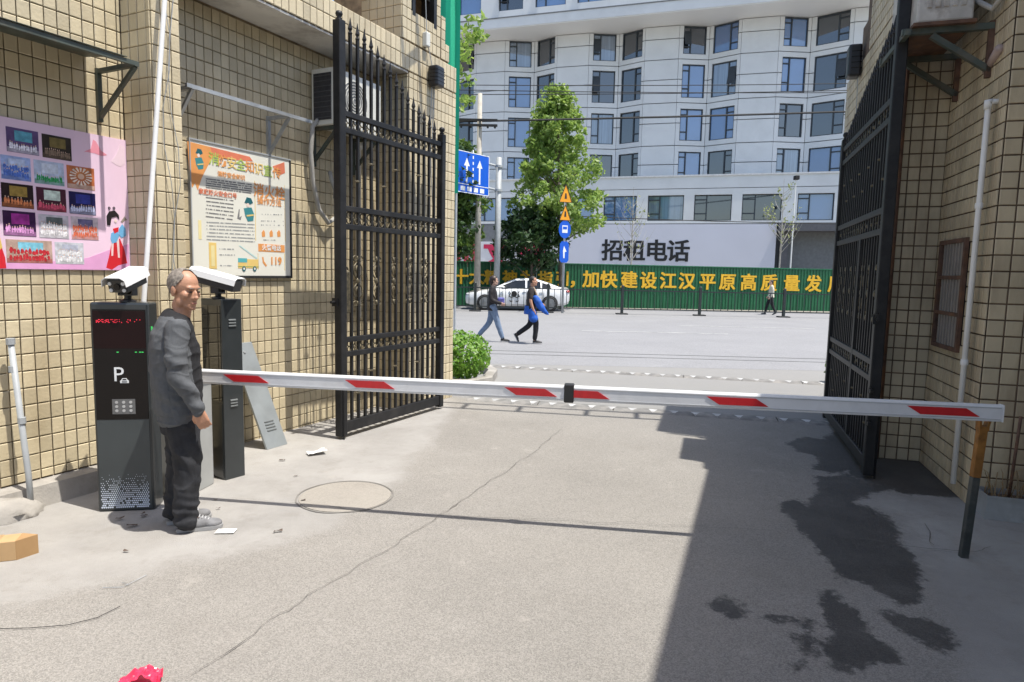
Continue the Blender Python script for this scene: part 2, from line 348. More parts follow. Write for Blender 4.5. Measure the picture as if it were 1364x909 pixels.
def yardmat():
    M = groundmat('yard_surface', (.262, .247, .224), (.218, .206, .187), .24, 190, c3=(.30, .285, .26), bump=.4); N, L = M.node_tree.nodes, M.node_tree.links
    b = N['Principled BSDF']; geo = next(n for n in N if n.type == 'NEW_GEOMETRY'); col = b.inputs['Base Color'].links[0].from_socket
    def nz(s_, d=8, ro=.65):
        n = N.new('ShaderNodeTexNoise'); n.inputs['Scale'].default_value = s_; n.inputs['Detail'].default_value = d; n.inputs['Roughness'].default_value = ro; L.new(geo.outputs['Position'], n.inputs['Vector']); return n.outputs['Fac']
    def mth(op, a, c):
        m = N.new('ShaderNodeMath'); m.operation = op
        for i_, q in enumerate((a, c)):
            if isinstance(q, (int, float)): m.inputs[i_].default_value = q
            else: L.new(q, m.inputs[i_])
        return m.outputs[0]
    def mask(attr, amp1, s1, amp2, s2, lo, hi):
        a = N.new('ShaderNodeAttribute'); a.attribute_name = attr
        v = mth('ADD', a.outputs['Fac'], mth('MULTIPLY', mth('SUBTRACT', nz(s1), .5), amp1)); v = mth('ADD', v, mth('MULTIPLY', mth('SUBTRACT', nz(s2, 6, .7), .5), amp2))
        m = N.new('ShaderNodeMapRange'); m.interpolation_type = 'SMOOTHSTEP'; L.new(v, m.inputs['Value']); m.inputs['From Min'].default_value = lo; m.inputs['From Max'].default_value = hi; return m.outputs[0]
    def mix(f, a, c):
        m = N.new('ShaderNodeMix'); m.data_type = 'RGBA'; L.new(f, m.inputs['Factor'])
        for sk, q in ((6, a), (7, c)):
            if isinstance(q, tuple): m.inputs[sk].default_value = (*q, 1)
            else: L.new(q, m.inputs[sk])
        return m.outputs[2]
    f1 = nz(1.1); mr_ = N.new('ShaderNodeMapRange'); L.new(f1, mr_.inputs['Value']); mr_.inputs['From Min'].default_value = .38; mr_.inputs['From Max'].default_value = .66
    cemc = mix(mr_.outputs[0], (.275, .263, .245), (.355, .343, .322))
    r3 = N.new('ShaderNodeMapRange'); L.new(nz(5, 10, .75), r3.inputs['Value']); r3.inputs['From Min'].default_value = .52; r3.inputs['From Max'].default_value = .74; r3.inputs['To Max'].default_value = .5
    cemc = mix(r3.outputs[0], cemc, (.20, .18, .155))
    mc = mask('cement', .50, 1.6, .30, 14, -.10, .16); col2 = mix(mc, col, cemc)
    # faint darker wheel dust / oil blotches
    r4 = N.new('ShaderNodeMapRange'); L.new(nz(.9, 9, .7), r4.inputs['Value']); r4.inputs['From Min'].default_value = .55; r4.inputs['From Max'].default_value = .75; r4.inputs['To Max'].default_value = .35
    col2 = mix(r4.outputs[0], col2, (.17, .155, .135))
    r5 = N.new('ShaderNodeMapRange'); L.new(nz(2.6, 9, .72), r5.inputs['Value']); r5.inputs['From Min'].default_value = .60; r5.inputs['From Max'].default_value = .72; r5.inputs['To Max'].default_value = .55
    col2 = mix(r5.outputs[0], col2, (.37, .345, .31))
    sx_ = N.new('ShaderNodeSeparateXYZ'); L.new(geo.outputs['Position'], sx_.inputs[0]); yv = mth('ADD', mth('ADD', sx_.outputs[1], mth('MULTIPLY', sx_.outputs[0], .24)), mth('MULTIPLY', mth('SUBTRACT', nz(3), .5), .5))
    r6 = N.new('ShaderNodeMapRange'); L.new(yv, r6.inputs['Value']); r6.inputs['From Min'].default_value = 8.25; r6.inputs['From Max'].default_value = 8.5; r6.inputs['To Max'].default_value = .8
    col2 = mix(r6.outputs[0], col2, (.245, .243, .236))
    mw = mask('damp_shade', .26, 4.5, .15, 24, -.030, .022); sm = N.new('ShaderNodeVectorMath'); sm.operation = 'MULTIPLY'; L.new(col2, sm.inputs[0]); sm.inputs[1].default_value = (.24, .24, .245); rw_ = N.new('ShaderNodeMapRange'); L.new(nz(3.5, 8, .7), rw_.inputs['Value']); rw_.inputs['From Min'].default_value = .35; rw_.inputs['From Max'].default_value = .6; rw_.inputs['To Min'].default_value = .84; mw = mth('MULTIPLY', mw, rw_.outputs[0])
    col3 = mix(mw, col2, sm.outputs[0]); L.new(col3, b.inputs['Base Color'])
    rr = N.new('ShaderNodeMapRange'); L.new(mw, rr.inputs['Value']); rr.inputs['To Min'].default_value = .88; rr.inputs['To Max'].default_value = .55; L.new(rr.outputs[0], b.inputs['Roughness'])
    return M
me.materials.append(yardmat()); o = bpy.data.objects.new('yard_paving', me); COL.objects.link(o); o['kind'] = 'structure'
def crack(pxs, wd, seed):
    P = gpx(pxs); pts = []
    for a, b in zip(P, P[1:]):
        k = max(2, int((b-a).length/.05))
        for j in range(k):
            p = a.lerp(b, j/k); o = noise.noise_vector(p*5+Vector((seed, 0, 0)))*.035+noise.noise_vector(p*17)*.012; pts.append(Vector((p.x+o.x, p.y+o.y, .014+seed*.0004)))
    b = MB(); n = len(pts)
    for i in range(n-1):
        t = (pts[i+1]-pts[i]).normalized(); s_ = Vector((-t.y, t.x, 0)); w0 = wd*(.35+1.6*noise.noise(pts[i]*9)**2+.3*math.sin(3.14*i/n)); w1 = wd*(.35+1.6*noise.noise(pts[i+1]*9)**2+.3*math.sin(3.14*(i+1)/n))
        b.sheet([pts[i]-s_*w0, pts[i]+s_*w0, pts[i+1]+s_*w1, pts[i+1]-s_*w1])
    tag(b.obj('ground_crack', M_CRACK), kind='structure')
crack([(253, 907), (360, 830), (460, 767), (560, 706), (633, 657), (672, 631), (714, 601), (753, 570)], .0024, 1)
crack([(330, 668), (560, 688), (700, 693), (906, 702), (956, 706), (1021, 710), (1086, 715)], .0024, 2)
crack([(1086, 715), (1170, 725), (1247, 735), (1300, 740), (1330, 731)], .0035, 3)
crack([(1232, 700), (1240, 712), (1238, 725), (1246, 735)], .003, 4)
# road paint
for (x0, y0, x1, y1, wd) in [(5.4, 21.6, 9.9, 21.5, .10), (2.0, 18.9, 6.2, 18.85, .10), (11, 18.8, 17, 18.7, .10), (-40, 26.3, 40, 26.35, .10)]:
    b = MB(); b.sheet([(x0, y0, .0085), (x1, y1, .0085), (x1, y1+wd, .0085), (x0, y0+wd, .0085)]); tag(b.obj('road_marking', M_LINE), kind='structure')
# darker tar seams in the street
for y0 in (14.1, 13.55):
    b = MB(); b.sheet([(-30, y0+.8, .0095), (30, y0-1.6, .0095), (30, y0-1.55, .0095), (-30, y0+.85, .0095)]); tag(b.obj('road_seam', mat('tar_seam', (.17, .17, .17), .8)), kind='structure')

# ================================================================== TILED BUILDINGS
TP_H = .115
class Tiler:
    def __init__(s, gap=.007): s.t = []; s.gap = gap
    def face(s, o, u, nrm, u0, u1, z0, z1, pw, ph=TP_H, holes=(), zoff=0.0):
        o, u, nrm = Vector(o), Vector(u), Vector(nrm)
        i = 0
        us = [u0]
        while us[-1] < u1-.012: us.append(min(us[-1]+pw, u1))
        k0 = math.floor((z0-zoff)/ph); z = k0*ph+zoff
        while z < z1-.01:
            a, b = max(z, z0), min(z+ph, z1)
            if b-a > .02:
                for c, d in zip(us, us[1:]):
                    if d-c < .018: continue
                    cu, cz = (c+d)/2, (a+b)/2
                    if any(h[0] < cu < h[1] and h[2] < cz < h[3] for h in holes): continue
                    s.t.append((o+u*cu+Vector((0, 0, cz)), u, nrm, d-c-s.gap, b-a-s.gap))
            z += ph
    def build(s, parent, m, depth=.009, maxn=300):
        def area(t):
            c, u, n, w_, h_ = t
            q = [proj(c+u*(i*w_/2)+Vector((0, 0, j*h_/2))) for i, j in ((-1, -1), (1, -1), (1, 1), (-1, 1))]
            if any(p is None for p in q): return 0
            cx, cy = sum(p[0] for p in q)/4, sum(p[1] for p in q)/4
            if not (-10 < cx < 1374 and -10 < cy < 919) or n.dot(CP-c) <= 0: return 0
            return abs(sum(q[i][0]*q[(i+1) % 4][1]-q[(i+1) % 4][0]*q[i][1] for i in range(4)))/2
        order = sorted(s.t, key=area, reverse=True)
        base = bpy.data.meshes.new('tile'); e = .5; i = .455
        V = [(-e, -e, 0), (e, -e, 0), (e, e, 0), (-e, e, 0), (-e, -e, .7), (e, -e, .7), (e, e, .7), (-e, e, .7), (-i, -i, 1), (i, -i, 1), (i, i, 1), (-i, i, 1)]
        Fc = [(8, 9, 10, 11)]+[(k, (k+1) % 4, 4+(k+1) % 4, 4+k) for k in range(4)]+[(4+k, 4+(k+1) % 4, 8+(k+1) % 4, 8+k) for k in range(4)]
        base.from_pydata(V, [], Fc); base.materials.append(m)
        basef = base.copy(); basef.flip_normals()
        L = ORG[parent.name]
        def mtx(t):
            c, u, n, w_, h_ = t
            tw = random.gauss(0, .004); n2 = (n+u*tw+Vector((0, 0, random.gauss(0, .004)))).normalized()
            return frame(c-L-n*.001, u*w_, Vector((0, 0, h_)), n2*(depth*random.uniform(.85, 1.15)))
        for t in order[:maxn]:
            M = mtx(t); o = bpy.data.objects.new('tile', base if M.to_3x3().determinant() > 0 else basef); COL.objects.link(o)
            o.parent = parent; o.matrix_local = M; ORG[o.name] = L
        VV = []; FF = []
        for t in order[maxn:]:
            M = mtx(t); k = len(VV); fl = M.to_3x3().determinant() < 0
            VV += [(M @ Vector(p))[:] for p in V]; FF += [[k+q for q in (f[::-1] if fl else f)] for f in Fc]
        me = bpy.data.meshes.new('tile_field'); me.from_pydata(VV, [], FF); me.materials.append(m)
        o = bpy.data.objects.new('tile_field', me); COL.objects.link(o); o.parent = parent; o['kind'] = 'stuff'; ORG[o.name] = L
Z0 = Vector((0, 0, 0))
OA, OP, OF, OB = -4.85, -4.52, -4.45, -4.90        # offsets: wall A, pillar front, pier/beam front, recessed wall B
LB = thing('gatehouse', dL*5+nL*(-5.3), 'beige tiled gatehouse with posters, recessed bay and air conditioner', 'building')
b = MB(FL); b.box(-3, 3.27, -8, OA-.009, 0, 6.6); b.obj('wall', M_GROUT, LB)
b = MB(FL); b.box(3.27, 3.50, -8.01, OP-.009, 0, 6.6); b.obj('pillar', M_GROUT, LB)
b = MB(FL); b.box(3.50, 6.34, -8.02, OB-.009, 0, 3.85); b.obj('wall', M_GROUT, LB)
b = MB(FL); b.box(6.34, 7.36, -8.0, OF-.009, 0, 3.845); b.obj('pier', M_GROUT, LB)
b = MB(FL); b.box(3.50, 7.362, -8.03, OF-.010, 3.855, 4.17); b.obj('beam', M_GROUT, LB)
b = MB(FL); b.box(3.50, 6.338, OB-.02, OF-.004, 3.838, 3.855); b.obj('soffit', M_PLAST, LB)
b = MB(FL); b.box(3.50, 6.20, -8.04, -6.2, 4.17, 6.6); b.obj('upper_wall', mat('grey_render', (.22, .21, .2), .9, dirt=(.1, .09, .08), damt=.6), LB)
b = MB(FL)
b.box(6.215, 6.38, -5.4, OF-.011, 4.17, 6.6); b.box(6.38, 6.92, -5.4, OF-.011, 4.17, 4.48); b.box(6.38, 6.92, -5.4, -5.3, 4.48, 6.6)
b.box(6.92, 7.005, -5.4, OF-.011, 4.17, 6.6); b.box(7.005, 7.10, -5.4, OF-.011, 4.17, 4.68); b.box(7.10, 7.19, -5.4, OF-.011, 4.17, 4.38)
b.obj('upper_wall', M_GROUT, LB)
T = Tiler()
T.face(nL*OA, dL, nL, -1.0, 3.262, .17, 5.4, .083)
T.face(nL*OP+dL*3.27, nL, -dL, OA-OP+.01, 0, .17, 5.4, .093)            # near side of pillar
T.face(nL*OP, dL, nL, 3.27, 3.50, .17, 5.4, .077)
T.face(nL*OB, dL, nL, 3.505, 6.335, 0, 3.83, .086, zoff=.02)
T.face(nL*OF+dL*6.34, nL, -dL, OB-OF+.01, 0, 0, 3.83, .09)
T.face(nL*OF, dL, nL, 6.345, 7.36, 0, 3.85, .0845)
T.face(nL*OF, dL, nL, 3.50, 7.36, 3.86, 4.165, .0865, ph=.153, zoff=3.86)
T.face(nL*OF, dL, nL, 6.215, 7.005, 4.18, 5.9, .086, holes=[(6.38, 6.92, 4.48, 9)], zoff=4.18)
T.face(nL*OF, dL, nL, 7.005, 7.10, 4.18, 4.68, .095, zoff=4.18); T.face(nL*OF, dL, nL, 7.10, 7.19, 4.18, 4.38, .09, zoff=4.18)
T.face(nL*OF+dL*6.215, nL, -dL, -.55, 0, 4.18, 5.9, .11, zoff=4.18)
T.build(LB, M_TILE)
for k, (s0, s1, z0, z1) in enumerate([(6.40, 6.46, 4.48, 6.2), (6.84, 6.90, 4.48, 6.2)]):
    b = MB(FL); b.box(s0, s1, -4.62, -4.44, z0, z1); b.obj('window_frame', M_BLACK, LB)
b = MB(FL); b.box(6.46, 6.84, -4.58, -4.5, 4.78, 4.83); b.obj('window_rail', M_BLACK, LB)
b = MB(FL); b.box(6.46, 6.84, -4.60, -4.59, 4.83, 6.2); b.obj('window_pane', M_GLASSBLK, LB)
# cement footing along wall A
b = MB(FL); b.prism([(OA-.02, 0), (-4.72, 0), (-4.75, .145), (OA-.02, .165)], -1.0, 3.72, 'X'); b.obj('plinth', M_CONC, LB)
b = MB(FL); bmq = bmesh.new(); bmesh.ops.create_icosphere(bmq, subdivisions=3, radius=1)
for q in bmq.verts: q.co = Vector((2.28+q.co.x*.20, -4.70+q.co.y*.13, max(-.01, q.co.z*.13)))+noise.noise_vector(q.co*3)*.035
b.bm(bmq); b.obj('mortar_lump', M_CONC, LB, smooth=True)

# right building
RB = thing('side_building', dR*6+tR*2.6, 'shaded beige tiled building with dirty white drainpipe and barred vent window', 'building')
TA, TB_ = 1.863, 1.48
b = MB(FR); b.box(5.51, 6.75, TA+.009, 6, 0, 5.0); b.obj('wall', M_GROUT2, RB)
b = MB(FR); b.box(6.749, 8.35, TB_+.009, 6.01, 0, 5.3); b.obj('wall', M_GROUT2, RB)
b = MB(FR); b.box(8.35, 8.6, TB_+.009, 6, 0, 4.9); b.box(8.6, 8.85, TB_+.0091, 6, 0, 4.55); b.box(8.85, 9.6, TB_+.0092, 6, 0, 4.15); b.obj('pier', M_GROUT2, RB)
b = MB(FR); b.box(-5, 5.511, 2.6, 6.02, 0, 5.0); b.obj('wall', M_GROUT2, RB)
b = MB(FR); b.prism([(5.52, 1.90), (-5, 1.30), (-5, 6.1), (5.52, 6.1)], 4.78, 4.98); b.obj('shadow_eave', M_CONC, RB)  # unseen slab added to shade the yard; slanted edge shapes the shadow line
T = Tiler(.011)
T.face(tR*TA+dR*5.51, tR, -dR, .0, 1.6, 0, 4.75, .112)
T.face(tR*TA, dR, -tR, 5.515, 6.745, 0, 4.75, .088, holes=[(5.97, 6.60, 1.10, 1.99)])
T.face(tR*TB_+dR*6.75, tR, -dR, 0, TA-TB_, 0, 5.2, .095)
T.face(tR*TB_, dR, -tR, 6.755, 9.6, 0, 4.15, .088); T.face(tR*TB_, dR, -tR, 6.755, 8.35, 4.15, 5.3, .088)
T.face(tR*2.6, dR, -tR, 3.0, 5.5, 0, 4.7, .088)
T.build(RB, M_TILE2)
# vent window with rusty bars
v = MB(FR); v.box(5.99, 6.58, TA-.002, TA+.006, 1.12, 1.97); wv = v.obj('vent_window', M_DARK, RB)
b = MB(FR)
for (s0, s1, z0, z1) in [(5.97, 6.01, 1.09, 1.99), (6.56, 6.60, 1.09, 1.99), (6.01, 6.56, 1.09, 1.125), (6.01, 6.56, 1.955, 1.99), (6.01, 6.56, 1.37, 1.40), (6.01, 6.56, 1.665, 1.695)]: b.box(s0, s1, TA-.035, TA-.008, z0, z1)
b.obj('frame', M_RUST, wv)
for k in range(7):
    b = MB(FR); s0 = 6.045+k*.069; b.box(s0, s0+.032, TA-.026, TA-.004, 1.125, 1.955); b.obj('slat', mat('dusty_bar', (.27, .24, .21), .7), wv)
# white drainpipe
dp = thing('drainpipe', dR*5.66+tR*1.80, 'cream plastic drainpipe on the tiled wall beside the barred vent', 'pipe')
b = MB(FR); b.tube([(5.66, 1.86, 2.93), (5.66, 1.815, 2.93), (5.665, 1.80, 2.91), (5.67, 1.80, .12)], .020, 10); b.obj('pipe', M_WHITE, dp, smooth=True)
for z in (2.2, 1.05): b = MB(FR); b.lathe([(.025, -.02), (.027, 0), (.025, .02)], (5.668, 1.80, z), 10); b.obj('collar', M_WHITE, dp)
b = MB(FR); b.tube([(5.66, 1.815, 2.93), (5.662, 1.795, 2.935), (5.665, 1.797, 2.88)], .025, 10); b.obj('elbow', M_WHITE, dp, smooth=True)
# pipe in the inner corner
b = MB(FR); b.tube([(6.71, 1.50, 0), (6.71, 1.50, 5.0)], .018, 8); tag(b.obj('corner_pipe', M_RUST, smooth=True), 'thin rusty pipe standing in the corner behind the open gate', 'pipe')

# ================================================================== GATES
def local_thing(name, loc, rz, label, cat, group=None):
    o = thing(name, loc, label, cat, group); o.rotation_euler = (0, 0, rz); ORG[o.name] = Vector(); return o
def inst(o, parent, loc, rot=None, scale=None):
    c = bpy.data.objects.new(o.name.split('.')[0], o.data); COL.objects.link(c); c.parent = parent; c.location = loc
    if rot: c.rotation_euler = rot
    if scale: c.scale = scale
    ORG[c.name] = Vector(); return c
def ringpath(cx, cz, r, a0=0, a1=360, n=12, y=0): return [(cx+r*math.cos(rad(a0+(a1-a0)*k/n)), y, cz+r*math.sin(rad(a0+(a1-a0)*k/n))) for k in range(n+1)]
def gate(name, near, far, tips, label, wicket):
    near, far = Vector(near), Vector(far); v = far-near; Lg = v.length
    G = local_thing(name, near, math.atan2(v.y, v.x), label, 'gate')
    def part(nm, mb, m=M_BLACK, par=G, sm=False): return mb.obj(nm, m, par, smooth=sm)
    H0, H1 = 3.90, 3.20
    for x, h, wd in ((0, H0, .085), (Lg, H1, .075)):
        b = MB(); b.bbox(x-wd/2, x+wd/2, -wd/2, wd/2, .03, h, .008); po = part('post', b)
        b = MB(); b.lathe([(.018, 0), (.03, .012), (.018, .025), (.03, .04), (.035, .055), (.026, .075), (.004, .085)], (x, 0, h), 10); part('finial', b, par=po, sm=True)
    rails = [3.085, 2.935, 2.215, 2.045, .965, .825]
    for z in rails: b = MB(); b.bbox(.04, Lg-.036, -.024, .024, z-.026, z+.026, .005); part('rail', b)
    b = MB(); b.bbox(.04, Lg-.036, -.027, .027, .06, .165, .006); part('bottom_rail', b)
    n = len(tips); pr = None; fin = None
    sp = (Lg-.1)/(n+1)
    for i in range(n):
        x = .05+sp*(i+1); zt = tips[i]
        b = MB(); b.box(x-.0125, x+.0125, -.0125, .0125, .16, zt-.13); p = part('picket', b)
        b = MB(); b.lathe([(.018, -.02), (.022, -.012), (.015, .0), (.012, .01), (.022, .03), (.014, .06), (.002, .13)], (x, 0, zt-.13), 6); part('spear_tip', b, par=p)
    # scrollwork between rail pairs, one casting per two pickets
    b = MB(); zc = 0
    for sx in (-1, 1):
        b.tube(ringpath(sx*.052, .026, .026, 0, 300, 10), .006, 5); b.tube(ringpath(sx*.052, -.026, .026, 60, 360, 10), .006, 5)
        b.tube([(sx*.01, 0, .0), (sx*.03, 0, .04), (sx*.06, 0, .056)], .005, 5); b.tube([(sx*.01, 0, .0), (sx*.03, 0, -.04), (sx*.06, 0, -.056)], .005, 5)
    b.ell((0, 0, 0), (.018, .016, .018), 8, 6)
    first = None; k = int((Lg-.14)/.19)
    for z in ((3.01, 2.13, .895)):
        for i in range(k):
            x = .07+(Lg-.14)*(i+.5)/k
            if first is None: first = b.obj('scroll_casting', M_BRONZE, G, smooth=True); first.location = (x, 0, z)
            else: inst(first, G, (x, 0, z))
    # tall cartouche castings in the middle field
    b = MB()
    for sz in (-1, 1):
        for sx in (-1, 1):
            b.tube(ringpath(sx*.028, sz*.20, .022, 0, 330, 10), .006, 5)
            b.tube([(sx*.012, 0, sz*.17), (sx*.045, 0, sz*.12), (sx*.042, 0, sz*.06), (sx*.012, 0, sz*.02)], .007, 5)
            b.tube([(sx*.008, 0, sz*.14), (sx*.02, 0, sz*.09), (sx*.006, 0, sz*.05)], .005, 5)
        b.ell((0, 0, sz*.20), (.016, .014, .026), 8, 6)
    b.ell((0, 0, 0), (.024, .016, .03), 8, 6)
    first = None; k = max(5, int(Lg/.33))
    for i in range(k):
        x = .16+(Lg-.28)*(i+.3)/k
        if first is None: first = b.obj('cartouche_casting', M_BRONZE, G, smooth=True); first.location = (x, 0, 1.53); first.scale = (1.35, 1, 1.1)
        else: inst(first, G, (x, 0, 1.53), scale=(1.35, 1, 1.1))
    # small cross bosses on the pickets
    b = MB(); b.ell((0, 0, 0), (.022, .018, .018), 8, 6); b.tube([(-.04, 0, 0), (.04, 0, 0)], .006, 5); b.tube([(0, 0, -.04), (0, 0, .04)], .01, 5)
    first = None
    for i in range(1, n, 2):
        for z in (2.58+.12*((i//2) % 2*2-1)*.8, .52+.1*((i//2) % 2*2-1)):
            x = .05+sp*(i+1)
            if first is None: first = b.obj('picket_boss', M_BRONZE, G, smooth=True); first.location = (x, 0, z)
            else: inst(first, G, (x, 0, z))
    # lock plate and bolt
    b = MB()
    for j in range(7): b.tube(ringpath(.085+.012*math.sin(j*1.7), 1.28+.06*j, .024, j*50, j*50+330, 9), .008, 5)
    b.bbox(.05, .12, -.02, .02, 1.22, 1.62, .012); part('lock_plate', b, M_BRONZE, sm=False)
    b = MB(); b.tube([(-.05, .03, 1.33), (-.10, .03, 1.33)], .014, 8); b.box(-.055, -.04, 0, .06, 1.29, 1.37); part('latch', b)
    b = MB(); b.tube([(-.02, -.05, .0), (-.02, -.05, .55), (.02, -.05, .55)], .009, 6); part('drop_bolt', b)
    if wicket:
        for x in (.93,): b = MB(); b.bbox(x-.022, x+.022, -.026, .026, .165, 2.02, .005); part('wicket_stile', b)
        for x in (.975,): b = MB(); b.bbox(x-.018, x+.018, -.0255, .0255, .166, 2.02, .005); part('wicket_stile', b)
        for z in (1.33, .72, .45): b = MB(); b.tube([(-.04, .03, z), (-.04, .03, z+.05)], .02, 8); b.box(-.09, -.04, .02, .045, z+.01, z+.04); part('hinge', b)
    return G
Ln, Lf = gp(455, 585), gp(585, 545); gn = (Lf-Ln).cross(Vector((0, 0, 1)))
tp = [(350, 85), (400, 125), (447, 160), (490, 205), (533, 265), (577, 320), (617, 370), (655, 430), (690, 475), (725, 540), (765, 583), (800, 625), (833, 660), (867, 695), (897, 728)]
tips = [pp(380+x/4.546, y/4.546, Ln, gn).z for x, y in tp]
gate('iron_gate', Ln, Lf, tips, 'open black iron gate leaf in sunlight against the left gatehouse pier', False)
Rn, Rf = gp(1155, 637), gp(1100, 560)
gate('iron_gate', Rn, Rf, [3.82-.55*((i+.5)/20)**1.15 for i in range(20)], 'open black iron gate leaf with a wicket door in building shade', True)
# hinge straps on piers
# overhead lattice spanning the gateway (only its shadow shows on the ground)
ot = thing('overhead_lattice', (4.3, 6.45, 5.35), 'steel ladder lattice spanning high over the gateway', 'truss')
a0, a1 = Vector((4.35, 6.42, 5.35)), Vector((-3.2, 7.75, 5.35)); pv = Vector((.17, .98, 0))*.30
for q in (a0, a0+pv): b = MB(); b.bar(q, q+(a1-a0), .05); b.obj('chord', M_RUST, ot)
for k in range(11):
    p = a0.lerp(a1, (k+.4)/11+random.uniform(-.02, .02)); b = MB(); b.bar(p, p+pv, .045); b.obj('strut', M_RUST, ot)

# ================================================================== BARRIER, KIOSKS
aM = Vector((-2.10, 4.435, 0)); aE = Vector((2.815, 3.737, 0)); ax = (aE-aM).normalized(); ay = Vector((-ax.y, ax.x, 0))
FA = frame(aM, ax, ay); Lr = (aE-aM).length
BA = thing('barrier_gate', aM, 'lowered white parking barrier arm with red stripes and silver machine box', 'barrier')
b = MB(FA); b.bbox(-.46, -.20, .13, .42, .0, .80, .012); box_ = b.obj('cabinet', mat('silver_enamel', (.42, .43, .42), .4, m=.3, var=.08), BA)
b = MB(FA); b.box(-.445, -.215, .124, .132, .06, .74); b.obj('door', mat('silver_door', (.36, .37, .37), .4, m=.3), box_)
b = MB(FA); b.bbox(-.475, -.185, .115, .435, .80, .835, .008); b.obj('lid', M_ARM, box_)
b = MB(FA); b.bbox(-.42, -.05, -.03, .035, .85, .955, .010); b.obj('arm_clamp', M_ARM, BA)
b = MB(FA); b.tube([(-.33, .03, .90), (-.33, .15, .90)], .045, 14); b.box(-.40, -.26, .10, .16, .80, .93); b.obj('axle', M_SILVER, BA)
b = MB(FA); b.ell((-.45, .115, .60), (.03, .03, .035), 10, 8); b.obj('warning_knob', mat('red_plastic', (.75, .03, .02), .4), BA, smooth=True)
xm = (gp(757, 527, .9)-aM).dot(ax)
for k, (x0, x1) in enumerate(((-.25, xm), (xm, Lr))):
    b = MB(FA); prof = [(-.022, .862), (-.019, .855), (.019, .855), (.022, .862), (.022, .94), (.016, .95), (-.016, .95), (-.022, .94)]
    b.prism([(p[0], p[1]) for p in prof], x0, x1, 'X'); ap = b.obj('arm', M_ARM, BA)
    for z in (.868, .934): q = MB(FA); q.box(x0+.01, x1-.01, -.0245, -.0215, z-.0022, z+.0022); q.obj('groove', mat('grey_edge', (.45, .46, .47), .4), ap)
b = MB(FA); b.bbox(xm-.03, xm+.032, -.032, .032, .845, .962, .008); b.obj('arm_joint', mat('black_plastic', (.02, .02, .02), .5), BA)
b = MB(FA); b.box(Lr, Lr+.006, -.0235, .0235, .853, .952); b.obj('end_cap', mat('white_plastic', (.7, .7, .7), .4), BA)
def armx(px_, py_): 
    P = pp(px_, py_, aM+ay*-.022, ay); return (P-aM).dot(ax)
for x0, x1 in [(298, 358), (460, 526), (672, 742), (764, 812), (941, 1024), (1208, 1306)]:
    y0 = 508+(x0-265)*.0364; u0, u1 = armx(x0, y0), armx(x1, y0+2); sh = min(.075, (u1-u0)*.4); sh0 = 0 if x0 == 764 else sh
    b = MB(FA); b.add([(u0, -.0255, .925), (u1-sh, -.0255, .925), (u1, -.0255, .879), (u0+sh0, -.0255, .879), (u0, -.0225, .925), (u1-sh, -.0225, .925), (u1, -.0225, .879), (u0+sh0, -.0225, .879)], [(0, 1, 2, 3), (7, 6, 5, 4), (0, 4, 5, 1), (1, 5, 6, 2), (2, 6, 7, 3), (3, 7, 4, 0)]); b.obj('red_stripe', M_RED, BA)
# rest post
P0 = gp(1283, 743)
RP = thing('barrier_rest_post', P0, 'square steel post with rusty orange top carrying the barrier arm tip', 'post')
FP = rotz(P0, rad(-8)) @ Matrix.Rotation(rad(2.6), 4, 'Y')
b = MB(FP); b.bbox(-.022, .022, -.02, .02, 0, .50, .004); b.obj('post', mat('dark_green_post', (.045, .052, .05), .45, var=.3, sc=10, dirt=(.16, .15, .13), dsc=5, damt=.6), RP)
b = MB(FP); b.bbox(-.0235, .0235, -.0215, .0215, .50, .80, .004); b.obj('rusty_sleeve', mat('orange_rust', (.30, .13, .025), .75, var=.4, sc=18, dirt=(.12, .05, .02), dsc=9, damt=.7, bump=.4), RP)
b = MB(FP)
for sx in (-1, 1): b.prism([(sx*.0225, .79), (sx*.01, .79), (sx*.020, .845), (sx*.034, .86)], -.0235, .0235, 'Y')
b.box(-.026, .026, -.0245, .0245, .785, .81); b.obj('fork', MATS['orange_rust'], RP)

# kiosk 1
K0 = gp(131, 683); kx = (gp(207, 680)-K0).normalized(); ky = Vector((-kx.y, kx.x, 0)); FK = frame(K0, kx, ky); KW, KD, KH = .352, .17, 1.40
KO = thing('parking_kiosk', K0, 'charcoal parking kiosk with black display, white P and dotted base', 'kiosk')
b = MB(FK); b.bbox(0, KW, 0, KD, 0, KH, .014); kb = b.obj('body', M_KIOSK, KO)
b = MB(FK); b.box(.018, KW-.018, -.004, .002, .02, .625); b.obj('lower_panel', M_KFRONT, KO)
b = MB(FK); b.box(.018, KW-.018, -.005, .001, .63, KH-.045); b.obj('display', M_GLASSBLK, KO)
b = MB(FK); b.box(.020, KW-.020, -.0058, -.004, 1.10, KH-.055); b.obj('screen', mat('led_matrix_off', (.014, .004, .004), .4, spec=.2), KO)
b = MB(FK); random.seed(3)
x = .04
while x < KW-.05:
    for j in range(4):
        if random.random() < (.6 if x < .17 else .14): b.box(x, x+.0045, -.0072, -.0055, 1.268+j*.006, 1.2725+j*.006)
    x += .0065
tag(b.obj('led_row', mat('red_led', (.9, .03, .06), .5, emit=.35), KO), kind='stuff')
b = MB(FK)
for x0 in (.155, .265, .29, .305): b.box(x0, x0+.012, -.0072, -.0055, 1.073, 1.079)
b.obj('indicator', mat('green_led', (.05, .6, .12), .5, emit=.15), KO)
MT = FK @ Matrix(((1, 0, 0, .16), (0, 0, -1, -.0052), (0, 1, 0, .925), (0, 0, 0, 1)))
M_KW = mat('white_print', (.72, .74, .75), .5)
text('P', .135, MT, M_KW, KO, 'letter_p', .001, .0)
b = MB(FK); cx, cz = .195, .885
